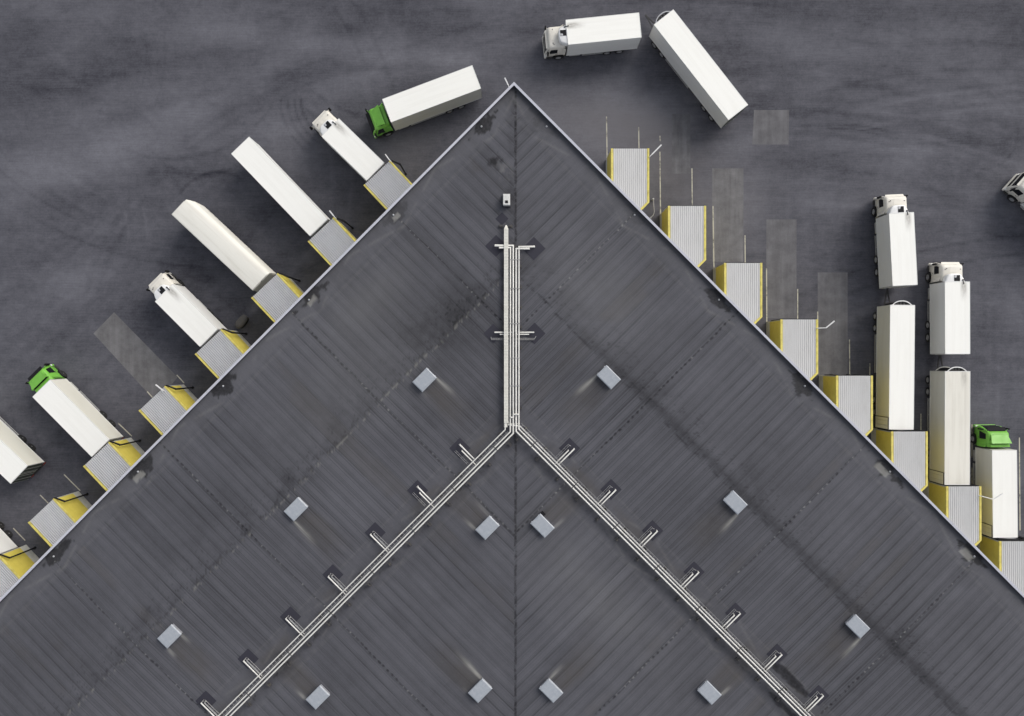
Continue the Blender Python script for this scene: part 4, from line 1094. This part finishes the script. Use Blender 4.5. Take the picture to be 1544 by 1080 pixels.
trailer(None,None,'semi','white trailer backed into the dock at the left picture edge',L=11.5,origin=np.array(at(-12.5,849.5,4.0))+np.array((-.685,.729))*.14,heading=math.atan2(.729,-.685))

# ------------------------------------------------------------------ round bin between two left docks
x, y = at(364.5, 485.5, .6)
o = empty('waste_bin', (x, y, 0), R(52)); BK = 1.15; tag(o, 'dark round topped bin on the asphalt between two left docks', 'waste bin')
secs = []
for z, k in ((.02,.84),(.12,.9),(.7,1.0),(.78,1.02),(.95,.9),(1.02,.6)):
    secs.append([(BK*.72*k*math.copysign(abs(math.cos(2*math.pi*j/24))**.8, math.cos(2*math.pi*j/24)), .46*k*math.copysign(abs(math.sin(2*math.pi*j/24))**.8, math.sin(2*math.pi*j/24)), z) for j in range(24)])
MB().loft(secs[:4]).build('body', M['rubber'], o, smooth=50)
MB().loft([[(a_*1.02, b_*1.02, z+.004) for a_, b_, z in s_] for s_ in secs[3:]]).build('lid', M['drum'], o, smooth=50)
MB().box(-.80, -.70, -.13, .13, .72, .78).build('handle', M['rust'], o, bevel=.02)

# hose and rail bits on the asphalt beside the first right docks
def hose(px, z, r, name, mat, label, cat):
    P = [(*at(u, v, z), z) for u, v in px]; o = empty(name, (*P[0][:2], 0)); tag(o, label, cat)
    m = MB().path(P, r, 8).build('tube', M[mat], o, smooth=60); m.location = (-P[0][0], -P[0][1], 0)
    k = MB()
    for p in (P[0], P[-1]): k.obox((p[0], p[1], z*.5), .16, .16, z, .4)
    k = k.build('end_fitting', M['steel'], o); k.location = (-P[0][0], -P[0][1], 0)
hose([(985.2,300),(985.8,312),(986.5,320),(985,324.5),(981.5,328)], .7, .05, 'hand_rail', 'wire', 'thin bent grey rail on the asphalt between the first two pale docks', 'rail')

# ------------------------------------------------------------------ light, sky, camera
EL, AZ = 38.0, 47.0     # degrees above horizon; from the top of the picture, slightly right
w = bpy.data.worlds.new('World'); sc.world = w; w.use_nodes = True
nt = w.node_tree; bg = nt.nodes['Background']; sky = nt.nodes.new('ShaderNodeTexSky'); sky.sky_type = 'NISHITA'; sky.sun_disc = False
sky.sun_elevation = R(EL); sky.sun_rotation = R(AZ); sky.air_density = 1.0; sky.dust_density = 3.5; sky.ozone_density = 1.0
hs = nt.nodes.new('ShaderNodeHueSaturation'); hs.inputs['Saturation'].default_value = .35   # thin white overcast
nt.links.new(sky.outputs[0], hs.inputs['Color']); nt.links.new(hs.outputs[0], bg.inputs[0]); bg.inputs[1].default_value = .15
sd = bpy.data.lights.new('sun', 'SUN'); sd.energy = .85; sd.angle = R(34); sd.color = (1, .955, .88)
so = bpy.data.objects.new('sun', sd); COL.objects.link(so); so.location = (20, 40, 90); so.rotation_euler = (R(90-EL), 0, R(180-AZ))
cd = bpy.data.cameras.new('camera'); cam = bpy.data.objects.new('camera', cd); COL.objects.link(cam)
cam.location = (0, 0, CAMH); cam.rotation_euler = (0, 0, 0)
cd.sensor_width = 36.0; cd.lens = FPX/1544*36.0; cd.clip_end = 6000; cd.clip_start = .5
sc.camera = cam
sc.view_settings.view_transform = 'Standard'; sc.view_settings.look = 'None'; sc.view_settings.exposure = 0.32; sc.view_settings.gamma = 1.0
